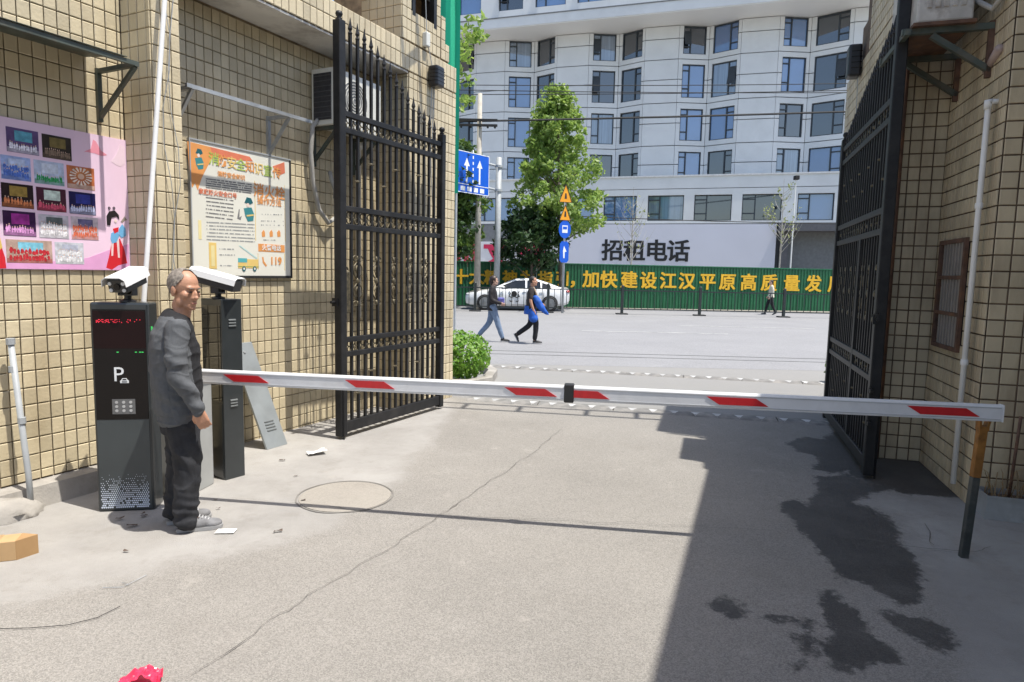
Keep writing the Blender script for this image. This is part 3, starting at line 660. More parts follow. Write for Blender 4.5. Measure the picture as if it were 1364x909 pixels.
b.prism([(cx-.026, cz-.013), (cx-.027, cz+.002), (cx-.02, cz+.006), (cx-.013, cz+.019), (cx+.013, cz+.019), (cx+.02, cz+.006), (cx+.027, cz+.002), (cx+.026, cz-.013)], -.0066, -.0052, 'Y'); ci = b.obj('car_symbol', M_KW, KO)
b = MB(FK); b.prism([(cx-.014, cz+.006), (cx-.009, cz+.014), (cx+.009, cz+.014), (cx+.014, cz+.006)], -.0075, -.0064, 'Y'); b.box(cx-.016, cx+.016, -.0075, -.0064, cz-.008, cz-.002); b.obj('cutout', M_GLASSBLK, ci)
b = MB(FK); b.box(.115, .255, -.0066, -.0048, .665, .765); sq = b.obj('touch_plate', mat('grey_plate', (.13, .13, .13), .5), KO)
for i in range(3):
    for j in range(3): b = MB(FK); b.lathe([(.010, 0), (.010, .002)], (.142+i*.043, -.0088, .688+j*.028), 8, 'Y'); b.obj('stud', mat('pale_stud', (.45, .45, .44), .5), sq)
b = MB(FK); random.seed(5)
for j in range(17):
    for i in range(24):
        z = .034+j*.0138; x = .028+i*.0128+(.0064 if j % 2 else 0)
        r_ = .0062*(1-j/19)+.0012
        if j > 9 and random.random() < (j-9)/9: continue
        if random.random() < .06 or x > KW-.03: continue
        b.add([(x-r_, -.0062, z), (x, -.0062, z-r_), (x+r_, -.0062, z), (x, -.0062, z+r_)], [(0, 1, 2, 3)])
tag(b.obj('dot_pattern', mat('pale_blue_print', (.62, .68, .78), .5), KO), kind='stuff')
b = MB(FK); b.box(KW-.001, KW+.003, .04, .06, 1.20, 1.24); b.obj('side_light', MATS['green_led'], KO)
def lpr_camera(name, base, yaw, tilt, label, L=.30):
    C_ = local_thing(name, base, yaw, label, 'camera', None)
    Mt = Matrix.Translation((0, 0, .135)) @ Matrix.Rotation(tilt, 4, 'Y')
    blk = mat('black_camera_shell', (.03, .03, .032), .4)
    b = MB(); b.lathe([(.05, 0), (.05, .012), (.022, .02), (.022, .075), (.03, .085)], (0, 0, 0), 12); br = b.obj('bracket', blk, C_)
    b = MB(); b.box(-.03, .03, -.05, -.042, .05, .12); b.box(-.03, .03, .042, .05, .05, .12); b.box(-.03, .03, -.05, .05, .042, .052); b.obj('yoke', blk, br)
    b = MB(Mt); b.bbox(-L*.5, L*.47, -.062, .062, -.045, .045, .008); bd = b.obj('housing', blk, C_)
    b = MB(Mt); b.prism([(-.082, .005), (-.075, .05), (-.05, .066), (.05, .066), (.075, .05), (.082, .005), (.078, .005), (.070, .046), (.048, .06), (-.048, .06), (-.070, .046), (-.078, .005)], -L*.55, L*.60, 'X'); b.obj('sun_shield', M_WHITE, C_)
    b = MB(Mt); b.lathe([(.022, 0), (.022, .008)], (L*.47, 0, -.002), 12, 'X'); b.obj('lens', M_GLASSBLK, bd)
    for sy in (-1, 1):
        for sz in (-1, 1): b = MB(Mt); b.lathe([(.012, 0), (.012, .006)], (L*.47, sy*.043, sz*.022-.004), 10, 'X'); b.obj('lamp', mat('lamp_lens', (.65, .66, .66), .2), bd)
    return C_
lpr_camera('plate_camera', FK @ Vector((.20, .09, KH)), rad(-92), rad(16), 'white hooded camera with four lamps on the kiosk with P sign', .24)
# cabinet 2
c0, c1, c2 = gp(300.5, 641), gp(327, 638.6), gp(278, 632.5)
cx_ = Vector((math.cos(rad(56)), math.sin(rad(56)), 0)); cy_ = Vector((-cx_.y, cx_.x, 0)); FC = frame(c0, cx_, cy_)
CW, CD, CHh = .17, .27, 1.40
CA = thing('camera_cabinet', c0, 'narrow tall dark steel cabinet with louvres behind the standing man', 'cabinet')
b = MB(FC); b.bbox(0, CW, 0, CD, 0, CHh, .006); b.obj('body', M_KIOSK, CA)
b = MB(FC); b.box(-.004, .001, .018, CD-.012, .62, CHh-.05); b.obj('side_glass', mat('smoked_glass', (.02, .02, .018), .06, coat=.6), CA)
b = MB(FC); b.box(-.004, .001, .018, CD-.012, .02, .60); b.obj('side_panel', M_KIOSK, CA)
for zc in (1.19, .57):
    for k in range(3):
        b = MB(FC); b.prism([(0, 0), (-.008, .002), (-.008, .010), (0, .014)], .055, .115, 'X')
        b.v = [p+Vector((0, 0, zc+k*.022)) for p in b.v]; b.obj('louvre', mat('grey_louvre', (.15, .16, .16), .4), CA)
lpr_camera('plate_camera', FC @ Vector((.04, .1, CHh)), rad(172), rad(-13), 'white hooded black camera on the narrow dark cabinet under the fire poster', .33)
# leaning steel door panel
MP = mat('grey_door_panel', (.33, .36, .37), .42, m=.35, var=.12, sc=4, dirt=(.22, .23, .23), dsc=3, damt=.4)
s0, s1, sB0, sB1 = 4.10, 4.33, 4.30, 4.56
pl = thing('leaning_panel', dL*4.45+nL*(-4.52), 'grey steel cabinet door leaning against the tiled wall below the fire poster', 'panel')
qb = [dL*4.34+nL*-4.50+Vector((0, 0, .01)), dL*4.62+nL*-4.50+Vector((0, 0, .01)), dL*4.50+nL*-4.86+Vector((0, 0, .93)), dL*4.22+nL*-4.86+Vector((0, 0, .93))]
qb = [gp(355, 600, .0), gp(382, 592, .0)]
pu = (qb[1]-qb[0]); 
up = (dL*4.31+nL*-4.87+Vector((0, 0, .95)))-(qb[0]+pu*.5); pn = pu.cross(up).normalized()
FPn = frame(qb[0], pu.normalized(), up.normalized(), pn); plw, plh = pu.length, up.length
b = MB(FPn); b.bbox(0, plw, 0, plh, -.012, .012, .004); b.obj('sheet', MP, pl)
for k in range(4): b = MB(FPn); b.bbox(plw*.28, plw*.72, .16+k*.028, .172+k*.028, -.018, .018, .003); b.obj('louvre', mat('dark_slot', (.12, .13, .13), .5), pl)
b = MB(FPn); b.lathe([(.012, -.02), (.012, .02)], (plw*.5, plh-.09, 0), 10); b.obj('lock', M_SILVER, pl)

# ================================================================== POSTERS
def flatmat(n, c, r=.45, var=.06, sc=10): return mat('print_'+n, c, r, var=var, sc=sc)
def wall_poly(mb, pts, o0, o1): mb.prism([(s_, z) for s_, z in pts], o0, o1, 'Y')     # in FL frame (s, o, z)
def sheetbox(parent, nm, m, s0, s1, z0, z1, o0, o1): b = MB(FL); b.box(s0, s1, o0, o1, z0, z1); return b.obj(nm, m, parent)
def disc(mb, s_, z, rx, rz, o, n=14): mb.prism([(s_+rx*math.cos(6.28318*k/n), z+rz*math.sin(6.28318*k/n)) for k in range(n)], o-.001, o, 'Y')
PK = thing('pink_poster_board', dL*2.4+nL*OA+Vector((0, 0, 1.6)), 'pink poster board with rows of stage photos and a lady in red', 'poster')
o1 = OA+.022
M_PINK = mat('pink_lilac_print', (.77, .57, .69), .28, var=.10, sc=1.5)
sheetbox(PK, 'board', M_PINK, .9, 3.262, 1.60, 2.565, OA+.004, o1)
def pk(x, y): return lw(x/4.133, 150+y/4.133, o1)
M_PK2 = flatmat('rose', (.72, .36, .60)); M_PK3 = flatmat('coral_ink', (.75, .28, .35)); M_PK4 = flatmat('pale_pink', (.80, .62, .70))
b = MB(FL); wall_poly(b, [(2.3, 1.603), (2.3, 1.63), (2.6, 1.66), (2.8, 1.655), (2.95, 1.69), (3.1, 1.75), (3.25, 1.80), (3.25, 1.603)], o1, o1+.0012); b.obj('pink_hill', M_PK2, PK)
for pts, m in (([(462, 215), (500, 200), (512, 150), (528, 160), (555, 210), (590, 235), (560, 240), (520, 225)], M_PK3), ([(612, 270), (640, 230), (660, 175), (682, 190), (688, 280), (665, 300), (640, 290)], M_PK4)):
    b = MB(FL); wall_poly(b, [pk(*p) for p in pts], o1, o1+.0012); b.obj('ink_mountain', m, PK)
photos = [((30, 75), (215, 240), (.10, .06, .16), (.10, .32, .42), (.75, .72, .80)), ((228, 115), (395, 270), (.025, .018, .015), (.16, .12, .04), (.20, .14, .10)),
 ((0, 230), (172, 383), (.30, .38, .62), (.45, .52, .70), (.08, .16, .50)), ((183, 258), (355, 408), (.42, .48, .62), (.55, .60, .70), (.03, .28, .09)),
 ((365, 288), (522, 432), (.42, .13, .05), (.50, .18, .06), (.75, .66, .58)), ((3, 383), (187, 533), (.02, .01, .012), (.30, .20, .05), (.60, .20, .08)),
 ((197, 408), (366, 552), (.06, .015, .03), (.55, .65, .58), (.55, .08, .14)), ((377, 432), (528, 568), (.01, .01, .07), (.03, .04, .25), (.55, .58, .78)),
 ((12, 537), (200, 685), (.035, .01, .05), (.30, .03, .24), (.65, .30, .58)), ((210, 558), (380, 697), (.50, .47, .52), (.10, .12, .12), (.72, .70, .70)),
 ((388, 570), (543, 705), (.58, .50, .55), (.14, .13, .25), (.68, .16, .08)), ((30, 697), (290, 832), (.45, .32, .26), (.20, .50, .62), (.50, .03, .04)), ((300, 712), (463, 837), (.55, .56, .60), (.40, .42, .50), (.75, .74, .74))]
random.seed(11)
M_SK = flatmat('skin_ink', (.62, .42, .32))
for i, (tl, br, cb, cm, cf) in enumerate(photos):
    s0, z1 = pk(*tl); s1, z0 = pk(*br); s0 = max(s0, 2.2)
    wd, ht = s1-s0, z1-z0
    ph = sheetbox(PK, 'photo', flatmat('photo%d' % i, cb, .3, .25, 25), s0, s1, z0, z1, o1, o1+.0018); o2 = o1+.0018
    sheetbox(ph, 'backdrop', flatmat('backdrop%d' % i, cm, .3, .3, 30), s0+wd*.25, s1-wd*.2, z0+ht*.48, z1-ht*.1, o2, o2+.0008)
    sheetbox(ph, 'floor_band', flatmat('floorband%d' % i, tuple(.5*(a+c)*.8 for a, c in zip(cb, cf)), .3, .3, 30), s0+.002, s1-.002, z0+.002, z0+ht*.20, o2, o2+.0006)
    b = MB(FL); h_ = MB(FL)
    if i == 4:
        cs, cz = (s0+s1)/2, (z0+z1)/2+.01
        for k in range(16):
            a = k*.3927; r0, r1 = .032, .068
            b.prism([(cs+r0*math.cos(a-.08)*1.1, cz+r0*math.sin(a-.08)), (cs+r1*math.cos(a-.1)*1.15, cz+r1*math.sin(a-.1)*.9), (cs+r1*math.cos(a+.1)*1.15, cz+r1*math.sin(a+.1)*.9), (cs+r0*math.cos(a+.08)*1.1, cz+r0*math.sin(a+.08))], o2+.0008, o2+.0016, 'Y')
        disc(h_, cs, cz, .022, .02, o2+.0018)
    else:
        for row in range(2 if i in (2, 9, 10, 11, 12) else 1):
            n_ = random.randint(9, 13); 
            for k in range(n_):
                cs = s0+wd*(.06+.88*(k+.5)/n_)+random.uniform(-.002, .002); fh = ht*random.uniform(.22, .34); zb = z0+ht*(.08+.26*row)+random.uniform(0, .012)
                fw = wd/n_*random.uniform(.28, .48)
                j_ = lambda a_: a_*random.uniform(.6, 1.25); b.prism([(cs-fw*.8, zb), (cs+fw*j_(.8), zb+fh*.05), (cs+fw*j_(1.0), zb+fh*.35), (cs+fw*j_(1.3), zb+fh*j_(.5)), (cs+fw*.6, zb+fh*.8), (cs-fw*.5, zb+fh*.82), (cs-fw*j_(1.3), zb+fh*j_(.55)), (cs-fw*j_(.9), zb+fh*.3)], o2+.0008, o2+.0015-.0002*row, 'Y')
                disc(h_, cs, zb+fh*.93, fw*.45, fh*.1, o2+.0016, 8)
    tag(b.obj('figure_row', flatmat('figures%d' % i, cf, .35, .35, 60), ph), kind='stuff')
    tag(h_.obj('head_row', M_SK, ph), kind='stuff')
def pkpoly(nm, m, pts, lay=1):
    b = MB(FL); wall_poly(b, [pk(*p) for p in pts], o1, o1+.0012+.0006*lay); b.obj(nm, m, PK)
M_RI = flatmat('scarlet', (.62, .02, .03)); M_BI = flatmat('sky_blue', (.16, .42, .68)); M_KI = flatmat('black_ink', (.015, .012, .015)); M_FI = flatmat('face', (.82, .66, .58))
pkpoly('red_skirt', M_RI, [(584, 855), (600, 790), (618, 700), (660, 695), (685, 760), (700, 830), (650, 842), (615, 866)], 1)
for q in ((612, 700, 618, 790), (640, 695, 655, 800)): pkpoly('sash', flatmat('pale_sash', (.80, .6, .6)), [(q[0], q[1]), (q[0]+14, q[1]), (q[2]+4, q[3]), (q[2]-6, q[3])], 2)
pkpoly('sleeve', M_BI, [(612, 665), (640, 650), (655, 680), (640, 715), (615, 722), (608, 695)], 3); pkpoly('sleeve', M_BI, [(655, 640), (672, 615), (690, 640), (692, 680), (668, 690), (650, 670)], 3)
pkpoly('collar', M_RI, [(622, 640), (652, 632), (650, 655), (628, 668)], 4)
b = MB(FL); disc(b, *pk(635, 598), .010, .012, o1+.0034); b.obj('face', M_FI, PK)
pkpoly('hair', M_KI, [(588, 620), (586, 570), (600, 545), (630, 540), (652, 565), (655, 590), (640, 572), (612, 580), (606, 622)], 5)
for q in ((600, 527), (626, 527)): 
    b = MB(FL); c_ = pk(*q); b.tube([(c_[0]+.0075*math.cos(a*.628), o1+.003, c_[1]+.009*math.sin(a*.628)) for a in range(11)], .0022, 5); b.obj('hair_loop', M_KI, PK)
pkpoly('flower_sprig', flatmat('sprig', (.28, .24, .2)), [(665, 600), (680, 580), (684, 572), (690, 582), (700, 592), (684, 596), (672, 608)], 2)
pkpoly('red_skirt', M_RI, [(-20, 860), (-20, 760), (10, 745), (28, 800), (34, 858)], 1); pkpoly('yellow_sleeve', flatmat('amber', (.7, .5, .12)), [(-20, 690), (0, 690), (12, 745), (-20, 770)], 2)

FP_ = thing('fire_safety_poster', dL*4.4+nL*OB+Vector((0, 0, 1.56)), 'cream fire safety poster with orange corner and yellow truck in dark frame', 'poster')
f1 = OB+.03
def fp(x, y): return lw(240+x/4.5444, 180+y/4.5444, f1)
s0, s1, z0, z1 = 3.84, 4.945, 1.565, 2.685
sheetbox(FP_, 'board', mat('cream_poster', (.76, .75, .66), .22, var=.05, sc=1.5), s0, s1, z0, z1, OB+.006, f1)
for q in ((s0-.010, s1+.018, z1, z1+.012), (s0-.010, s1+.018, z0-.022, z0), (s0-.010, s0, z0, z1), (s1, s1+.018, z0, z1)): sheetbox(FP_, 'frame', M_DARK if q[0] == s1 or q[3] == z0 else M_GREYST, q[0], q[1], q[2], q[3], OB+.004, f1+.008)
def fpoly(nm, m, pts, lay=1): b = MB(FL); wall_poly(b, [fp(*p) for p in pts], f1, f1+.001+.0006*lay); return b.obj(nm, m, FP_)
def frect(nm, m, x0, y0, x1, y1, lay=1):
    a, c = fp(x0, y0), fp(x1, y1); return sheetbox(FP_, nm, m, a[0], c[0], c[1], a[1], f1, f1+.001+.0006*lay)
M_OR = flatmat('orange', (.74, .32, .10)); M_OR2 = flatmat('red_orange', (.68, .20, .11)); M_YE = flatmat('yellow', (.75, .54, .18)); M_TE = flatmat('dark_teal', (.02, .12, .14)); M_GR = flatmat('lime', (.42, .55, .12)); M_TX = flatmat('grey_ink', (.20, .20, .20))
fpoly('orange_corner', M_OR, [(42, 38), (180, 72), (200, 130), (165, 190), (130, 260), (105, 335), (90, 290), (72, 320), (58, 250)], 1)
fpoly('red_brush', M_OR2, [(180, 72), (420, 132), (440, 160), (300, 150), (200, 130)], 1)
fpoly('red_brush', M_OR2, [(560, 190), (630, 165), (634, 230), (600, 245), (580, 225)], 1)
def ftext(s_, x, y, h, m, bold=.0, sx=1.0, nm='lettering', lay=3):
    c_ = fp(x, y); M = frame(dL*c_[0]+nL*(f1+.002+.0006*lay)+Vector((0, 0, c_[1])), dL, Vector((0, 0, 1)), nL); return text(s_, h, M, m, FP_, nm, .0006, bold, sx=sx)
for i, ch in enumerate('消防安全知识宣传'): ftext(ch, 203+i*54.5, 150+i*12.2, .112, (M_GR, M_YE, M_OR)[(i*2) % 3] if i else M_GR, .001)
ftext('消防安全知识', 310, 250, .05, M_OR, .001); ftext('家庭防火安全口号', 230, 357, .05, M_OR2, .001)
ftext('消火栓', 540, 350, .13, M_OR, .002); ftext('操作方法', 540, 408, .075, M_OR, .001)
random.seed(21)
def lines(x0, x1, ys, sl, m, dens=.85):
    b = MB(FL)
    for y in ys:
        x = x0
        while x < x1:
            l = random.uniform(2.5, 6)
            if random.random() < dens:
                a = fp(x, y+(x-x0)*sl); c_ = fp(x+l*.8, y+(x-x0)*sl); b.box(a[0], c_[0], f1+.0005, f1+.0018, a[1]-.0048, a[1]+.0048)
            x += l
    tag(b.obj('fine_print', m, FP_), kind='stuff')
lines(155, 430, [265, 278, 291, 304, 317], .13, M_TX); lines(155, 320, [378, 401, 424, 447, 470, 493], .12, M_TX); lines(160, 450, [528, 548, 568, 590, 612, 632], .05, flatmat('pale_ink', (.35, .36, .36)))
lines(238, 330, [690, 725, 790], .02, flatmat('pale_ink', (.35, .36, .36)), .5); lines(490, 625, [480, 520, 545, 635], .02, flatmat('pale_ink', (.35, .36, .36)), .4)
frect('yellow_panel', M_YE, 172, 650, 222, 810, 1); frect('pale_panel', flatmat('pale_yellow', (.78, .68, .35)), 185, 668, 210, 795, 2); frect('amber_tab', flatmat('pale_yellow', (.78, .68, .35)), 108, 515, 130, 632, 1)
frect('orange_bar', M_OR, 472, 658, 632, 712, 1); ftext('火警电话', 552, 686, .06, M_PAPER, .001); ftext('119', 578, 765, .10, M_OR, .003)
for q in ((452, 278, 456, 640), (632, 305, 635, 645), (470, 715, 474, 815), (630, 718, 634, 820)): frect('rule', M_YE, *q)
for x0 in (505, 552, 598): fpoly('hydrant_sketch', M_OR, [(x0-12, 590), (x0, 575), (x0+8, 590), (x0+9, 615), (x0-9, 618)], 1)
fpoly('phone_sketch', M_OR, [(495, 740), (503, 738), (508, 765), (525, 790), (518, 798), (500, 775)], 1)
# fire engine sketch
frect('truck_body', M_YE, 405, 752, 475, 808, 1); frect('truck_cab', flatmat('aqua', (.10, .42, .45)), 350, 745, 404, 772, 2); frect('truck_cab', M_YE, 350, 772, 404, 808, 1); frect('truck_band', flatmat('dark_green_ink', (.10, .30, .10)), 350, 795, 475, 800, 3)
fpoly('ladder', flatmat('pale_aqua', (.45, .62, .60)), [(355, 672), (362, 668), (468, 745), (462, 752)], 1)
for x0 in (385, 450):
    b = MB(FL); disc(b, *fp(x0, 810), .021, .024, f1+.004); wh = b.obj('truck_wheel', M_TE, FP_); b = MB(FL); disc(b, *fp(x0, 810), .009, .011, f1+.005); b.obj('hub', M_PAPER, wh)
# firefighter sketches
for cx, cy, k in ((112, 150, 1.0), (412, 455, 1.15)):
    fpoly('helmet', M_TE, [(cx-20*k, cy-40*k), (cx-8*k, cy-68*k), (cx+14*k, cy-62*k), (cx+24*k, cy-38*k), (cx+10*k, cy-30*k)], 3)
    b = MB(FL); disc(b, *fp(cx-2*k, cy-26*k), .014*k, .016*k, f1+.003); b.obj('face', M_FI, FP_)
    fpoly('coat', flatmat('teal', (.05, .24, .26)), [(cx-24*k, cy-10*k), (cx+16*k, cy-14*k), (cx+30*k, cy+20*k), (cx+26*k, cy+56*k), (cx-2*k, cy+60*k), (cx-16*k, cy+30*k)], 2)
    fpoly('coat_band', M_YE, [(cx-10*k, cy+26*k), (cx+28*k, cy+22*k), (cx+28*k, cy+30*k), (cx-8*k, cy+34*k)], 4)
fpoly('hand_sketch', M_TX, [(345, 505), (355, 450), (360, 450), (358, 500), (372, 490), (366, 515)], 1)

# ================================================================== WALL FITTINGS, LEFT
def awning(label, s0, s1, o_wall, o_front, z, s_sheet, m, brs, sheet=True):
    A = thing('awning_frame', dL*s1+nL*o_wall+Vector((0, 0, z-.3)), label, 'awning')
    b = MB(FL); b.box(s0, s1, o_front-.025, o_front, z-.03, z); b.obj('front_bar', m, A)
    for sb in brs:
        b = MB(FL); b.bar((sb, o_wall+.012, z-.02), (sb, o_front, z-.018), .03); b.bar((sb, o_wall+.025, z-.34), (sb, o_front-.02, z-.03), .025); b.bar((sb, o_wall+.016, z-.37), (sb, o_wall+.016, z+.0), .035); b.obj('bracket', m, A)
    if sheet:
        b = MB(FL); b.add([(s_sheet[0], o_wall+.005, z+.06), (s_sheet[1], o_wall+.005, z+.06), (s_sheet[1], o_front+.01, z+.006), (s_sheet[0], o_front+.01, z+.006), (s_sheet[0], o_wall+.005, z+.064), (s_sheet[1], o_wall+.005, z+.064), (s_sheet[1], o_front+.01, z+.01), (s_sheet[0], o_front+.01, z+.01)], [(0, 1, 2, 3), (7, 6, 5, 4), (0, 4, 5, 1), (1, 5, 6, 2), (2, 6, 7, 3), (3, 7, 4, 0)]); b.obj('cover_sheet', m, A)
    return A
awning('green steel awning frame above the pink poster board', .6, 3.09, OA, -4.40, 3.03, (.6, 3.0), M_GREENST, (1.2, 3.075))
awning('bare steel awning bar above the fire safety poster', 3.62, 4.98, OB, -4.60, 3.05, None, M_SILVER, (3.68, 4.70), sheet=False)
# leaning white conduit
wp0, wp1 = lw(222, -40, -4.40), lw(192, 395, -4.40); k_ = (wp1[0]-wp0[0])/(wp1[1]-wp0[1])
b = MB(FL); b.tube([(wp1[0]-k_*wp1[1], -4.42, .02), (wp1[0], -4.40, wp1[1]), (wp0[0], -4.40, wp0[1]), (wp0[0]+k_*1.2, -4.40, wp0[1]+1.2)], .017, 10)
tag(b.obj('conduit_pole', M_WHITE, smooth=True), 'thin white plastic conduit leaning up the tiled pillar behind the kiosk', 'pipe')
b = MB(FL); random.seed(2)
for q in range(2):
    b.tube([(3.36+q*.05+.04*math.sin(t*1.3+q*2), -4.50+.01*t % .03, 3.6-.27*t) for t in range(9)], .003, 4)
b.obj('cable', M_SILVER); tag(bpy.data.objects['cable'], 'thin slack grey cables dangling down the tiled pillar', 'cable')
# short stand pipe at the wall foot
sp_ = thing('stand_pipe', dL*2.41+nL*-4.72, 'short grey standpipe with coupling rising from the footing under the pink poster', 'pipe')
pa, pb = lw(14, 455, -4.75), lw(40, 668, -4.70)
b = MB(FL); b.tube([(pb[0], -4.69, 0), (pb[0], -4.70, .25), (pa[0], -4.75, pa[1])], .019, 10); b.obj('pipe', M_GREYST, sp_, smooth=True)
for q in ((pa[0], -4.75, pa[1], .026), ((pa[0]*.35+pb[0]*.65), -4.718, .62, .024), (pa[0], -4.748, pa[1]-.18, .022)): b = MB(FL); b.lathe([(q[3], -.02), (q[3], .02)], q[:3], 10); b.obj('coupling', M_GREYST, sp_)
# air conditioner, left
FLA = FL @ Matrix.Translation((.27, 0, .10))
AC = thing('air_conditioner', dL*5.1+nL*-4.75+Vector((0, 0, 2.95)), 'white air conditioner outdoor unit on brackets behind the left iron gate', 'air conditioner')
MW = mat('yellowed_white_enamel', (.66, .66, .61), .45, var=.06, dirt=(.4, .38, .33), dsc=3, damt=.4)
b = MB(FLA); b.bbox(4.98, 5.72, -4.86, -4.56, 2.97, 3.52, .012); ac = b.obj('case', MW, AC)
b = MB(FLA); b.box(4.972, 4.981, -4.825, -4.60, 3.02, 3.47); b.obj('side_grille', mat('dark_grille', (.035, .035, .04), .6, var=.3, sc=30), AC)
for k in range(9): b = MB(FLA); b.box(4.968, 4.974, -4.822, -4.603, 3.04+k*.05, 3.048+k*.05); b.obj('fin', mat('grey_fin', (.07, .07, .075), .5), AC)
b = MB(FLA); b.lathe([(.20, 0), (.20, .006)], (5.28, -4.562, 3.25), 24, 'Y'); b.obj('fan_guard', mat('grey_fan_guard', (.22, .22, .22), .5), AC)
for k in range(7): b = MB(FLA); b.tube([(5.28+(.03+.028*k)*math.cos(a*.3307), -4.553, 3.25+(.03+.028*k)*math.sin(a*.3307)) for a in range(20)], .004, 4); b.obj('guard_ring', MW, AC)
for s_ in (5.03, 5.66): b = MB(FLA); b.bar((s_, OB, 2.95), (s_, -4.52, 2.95), .035); b.bar((s_, OB+.01, 2.62), (s_, -4.58, 2.93), .03); b.bar((s_, OB+.02, 2.58), (s_, OB+.02, 2.97), .035); b.obj('bracket', M_GREENST, AC)
b = MB(FLA); b.tube([(4.99, -4.78, 3.03), (4.93, -4.80, 2.95), (4.92, -4.82, 2.7), (4.97, -4.84, 2.4), (5.05, -4.84, 2.15), (5.18, -4.83, 2.02), (5.3, -4.84, 2.08)], .024, 8); b.obj('hose', mat('grey_insulation', (.36, .35, .32), .8, var=.15), AC, smooth=True)
b = MB(FLA); b.tube([(5.22, -4.84, 2.55), (5.20, -4.80, 2.47), (5.26, -4.80, 2.36), (5.27, -4.82, 2.28)], .022, 8); b.obj('hose', MATS['grey_insulation'], AC, smooth=True)
# white drain pipe behind the gate
b = MB(FL); b.tube([(5.95, -4.84, 1.1), (5.95, -4.84, 2.95), (5.92, -4.75, 3.0)], .03, 10); tag(b.obj('drain_hose', M_WHITE, smooth=True), 'pale drain pipe down the tiles behind the left iron gate', 'pipe')
# black loudspeakers on both piers
def speaker(F_, x0, x1, y0, y1, z0, z1, label, wires):
    c_ = F_ @ Vector(((x0+x1)/2, (y0+y1)/2, z0)); S_ = thing('wall_beacon', c_, label, 'loudspeaker')
    b = MB(F_); b.bbox(x0, x1, y0, y1, z0, z1, .025); bd = b.obj('case', mat('black_case', (.015, .015, .018), .35), S_)
    for k in range(4): b = MB(F_); z = z0+(z1-z0)*(.25+.17*k); b.box(x0-.002, x1+.002, y0+.03, y1+.002, z, z+.006); b.obj('rib', M_GLASSBLK, bd)
    for k, d_ in enumerate(wires): b = MB(F_); b.tube(d_, .005, 5); b.obj('wire', M_GREYST, S_)
    return S_
speaker(FL, 6.70, 6.87, OF+.02, OF+.15, 3.78, 4.02, 'black box loudspeaker on the sunlit left pier above the gate', [[(6.74, OF+.05, 3.79), (6.75, OF+.03, 3.4), (6.76, OF+.03, 2.9), (6.80, OF+.04, 2.4)], [(6.80, OF+.05, 3.79), (6.79, OF+.03, 3.3), (6.82, OF+.03, 2.7)], [(6.75, OF+.05, 4.01), (6.66, OF+.03, 4.3), (6.60, OF+.04, 4.9), (6.58, OF+.04, 6.0)]])
s_sp = speaker(FR, 8.62, 8.80, TB_-.16, TB_-.02, 3.96, 4.32, 'black box loudspeaker on the shaded right pier above the gate', [[(8.7, TB_-.04, 3.97), (8.7, TB_-.02, 3.3)]])
b = MB(FL); b.bbox(6.60, 6.68, OF+.005, OF+.07, 4.20, 4.36, .012); tag(b.obj('junction_box', MW), 'small white junction box on tiles below the upper black window', 'box')
# right air conditioner on rusty brackets
RA = thing('air_conditioner', dR*6.1+tR*1.6+Vector((0, 0, 3.5)), 'dirty rusting air conditioner on brackets high on the shaded wall', 'air conditioner')
MD = mat('filthy_white_enamel', (.50, .48, .44), .55, var=.2, sc=6, dirt=(.10, .06, .04), dsc=4, damt=.85)
b = MB(FR); b.bbox(5.80, 6.62, 1.33, 1.70, 3.56, 4.15, .015); b.obj('case', MD, RA)
for k in range(5): b = MB(FR); b.bbox(5.792, 5.802, 1.39+k*.055, 1.425+k*.055, 3.66, 4.1, .004); b.obj('rib', MD, RA)
b = MB(FR); b.box(5.79, 6.63, 1.31, 1.72, 3.535, 3.56); b.obj('tray', M_RUST, RA)
for s_ in (5.86, 6.56):
    b = MB(FR); b.bar((s_, 1.25, 3.515), (s_, 1.85, 3.515), .045); b.obj('arm', M_GREENST, RA)
    b = MB(FR); b.bar((s_, 1.45, 3.48), (s_, 1.85, 3.20), .04); b.obj('brace', M_GREENST, RA); b = MB(FR); b.bar((s_, 1.84, 3.15), (s_, 1.84, 3.55), .04); b.obj('upright', M_RUST, RA)
b = MB(FR); b.bar((5.80, 1.28, 3.50), (6.62, 1.28, 3.50), .04); b.obj('front_rail', M_GREENST, RA)
b = MB(FR); b.tube([(5.85, 1.72, 3.7), (5.75, 1.80, 3.6), (5.62, 1.84, 3.68), (5.56, 1.85, 3.8)], .02, 8); b.obj('hose', MATS['grey_insulation'], RA, smooth=True)
b = MB(FR); b.tube([(5.95, 1.86, 3.22), (5.66, 1.835, 3.30)], .03, 10); tag(b.obj('wall_sleeve', mat('pinkish_pipe', (.34, .26, .23), .7, var=.2), smooth=True), 'short pinkish pipe stub poking along the wall below the dirty air conditioner', 'pipe')
# steel planter and rod in front of the right building
pl0 = gp(1312, 692); PLt = thing('metal_planter', pl0, 'low galvanised planter box with dry grass against shaded tiles', 'planter')
FPp = frame(pl0, tR, dR)
Lp = 1.1
Wp = 5.50-pl0.dot(dR)-.02
for q in ((0, Lp, 0, .008, 0, .17), (0, Lp, Wp-.008, Wp, 0, .17), (0, .008, .008, Wp-.008, 0, .17), (Lp-.008, Lp, .008, Wp-.008, 0, .17)): b = MB(FPp); b.box(*q); b.obj('side', M_SILVER, PLt)
for q in ((-.008, Lp+.008, -.012, .001, .155, .172), (-.008, Lp+.008, -.01, .001, 0, .014)): b = MB(FPp); b.box(*q); b.obj('rim', M_SILVER, PLt)
b = MB(FPp); b.box(.009, Lp-.009, .009, Wp-.009, .0, .13); b.obj('soil', mat('dry_soil', (.11, .08, .055), .95, var=.3, sc=20), PLt)
b = MB(FPp); random.seed(4)
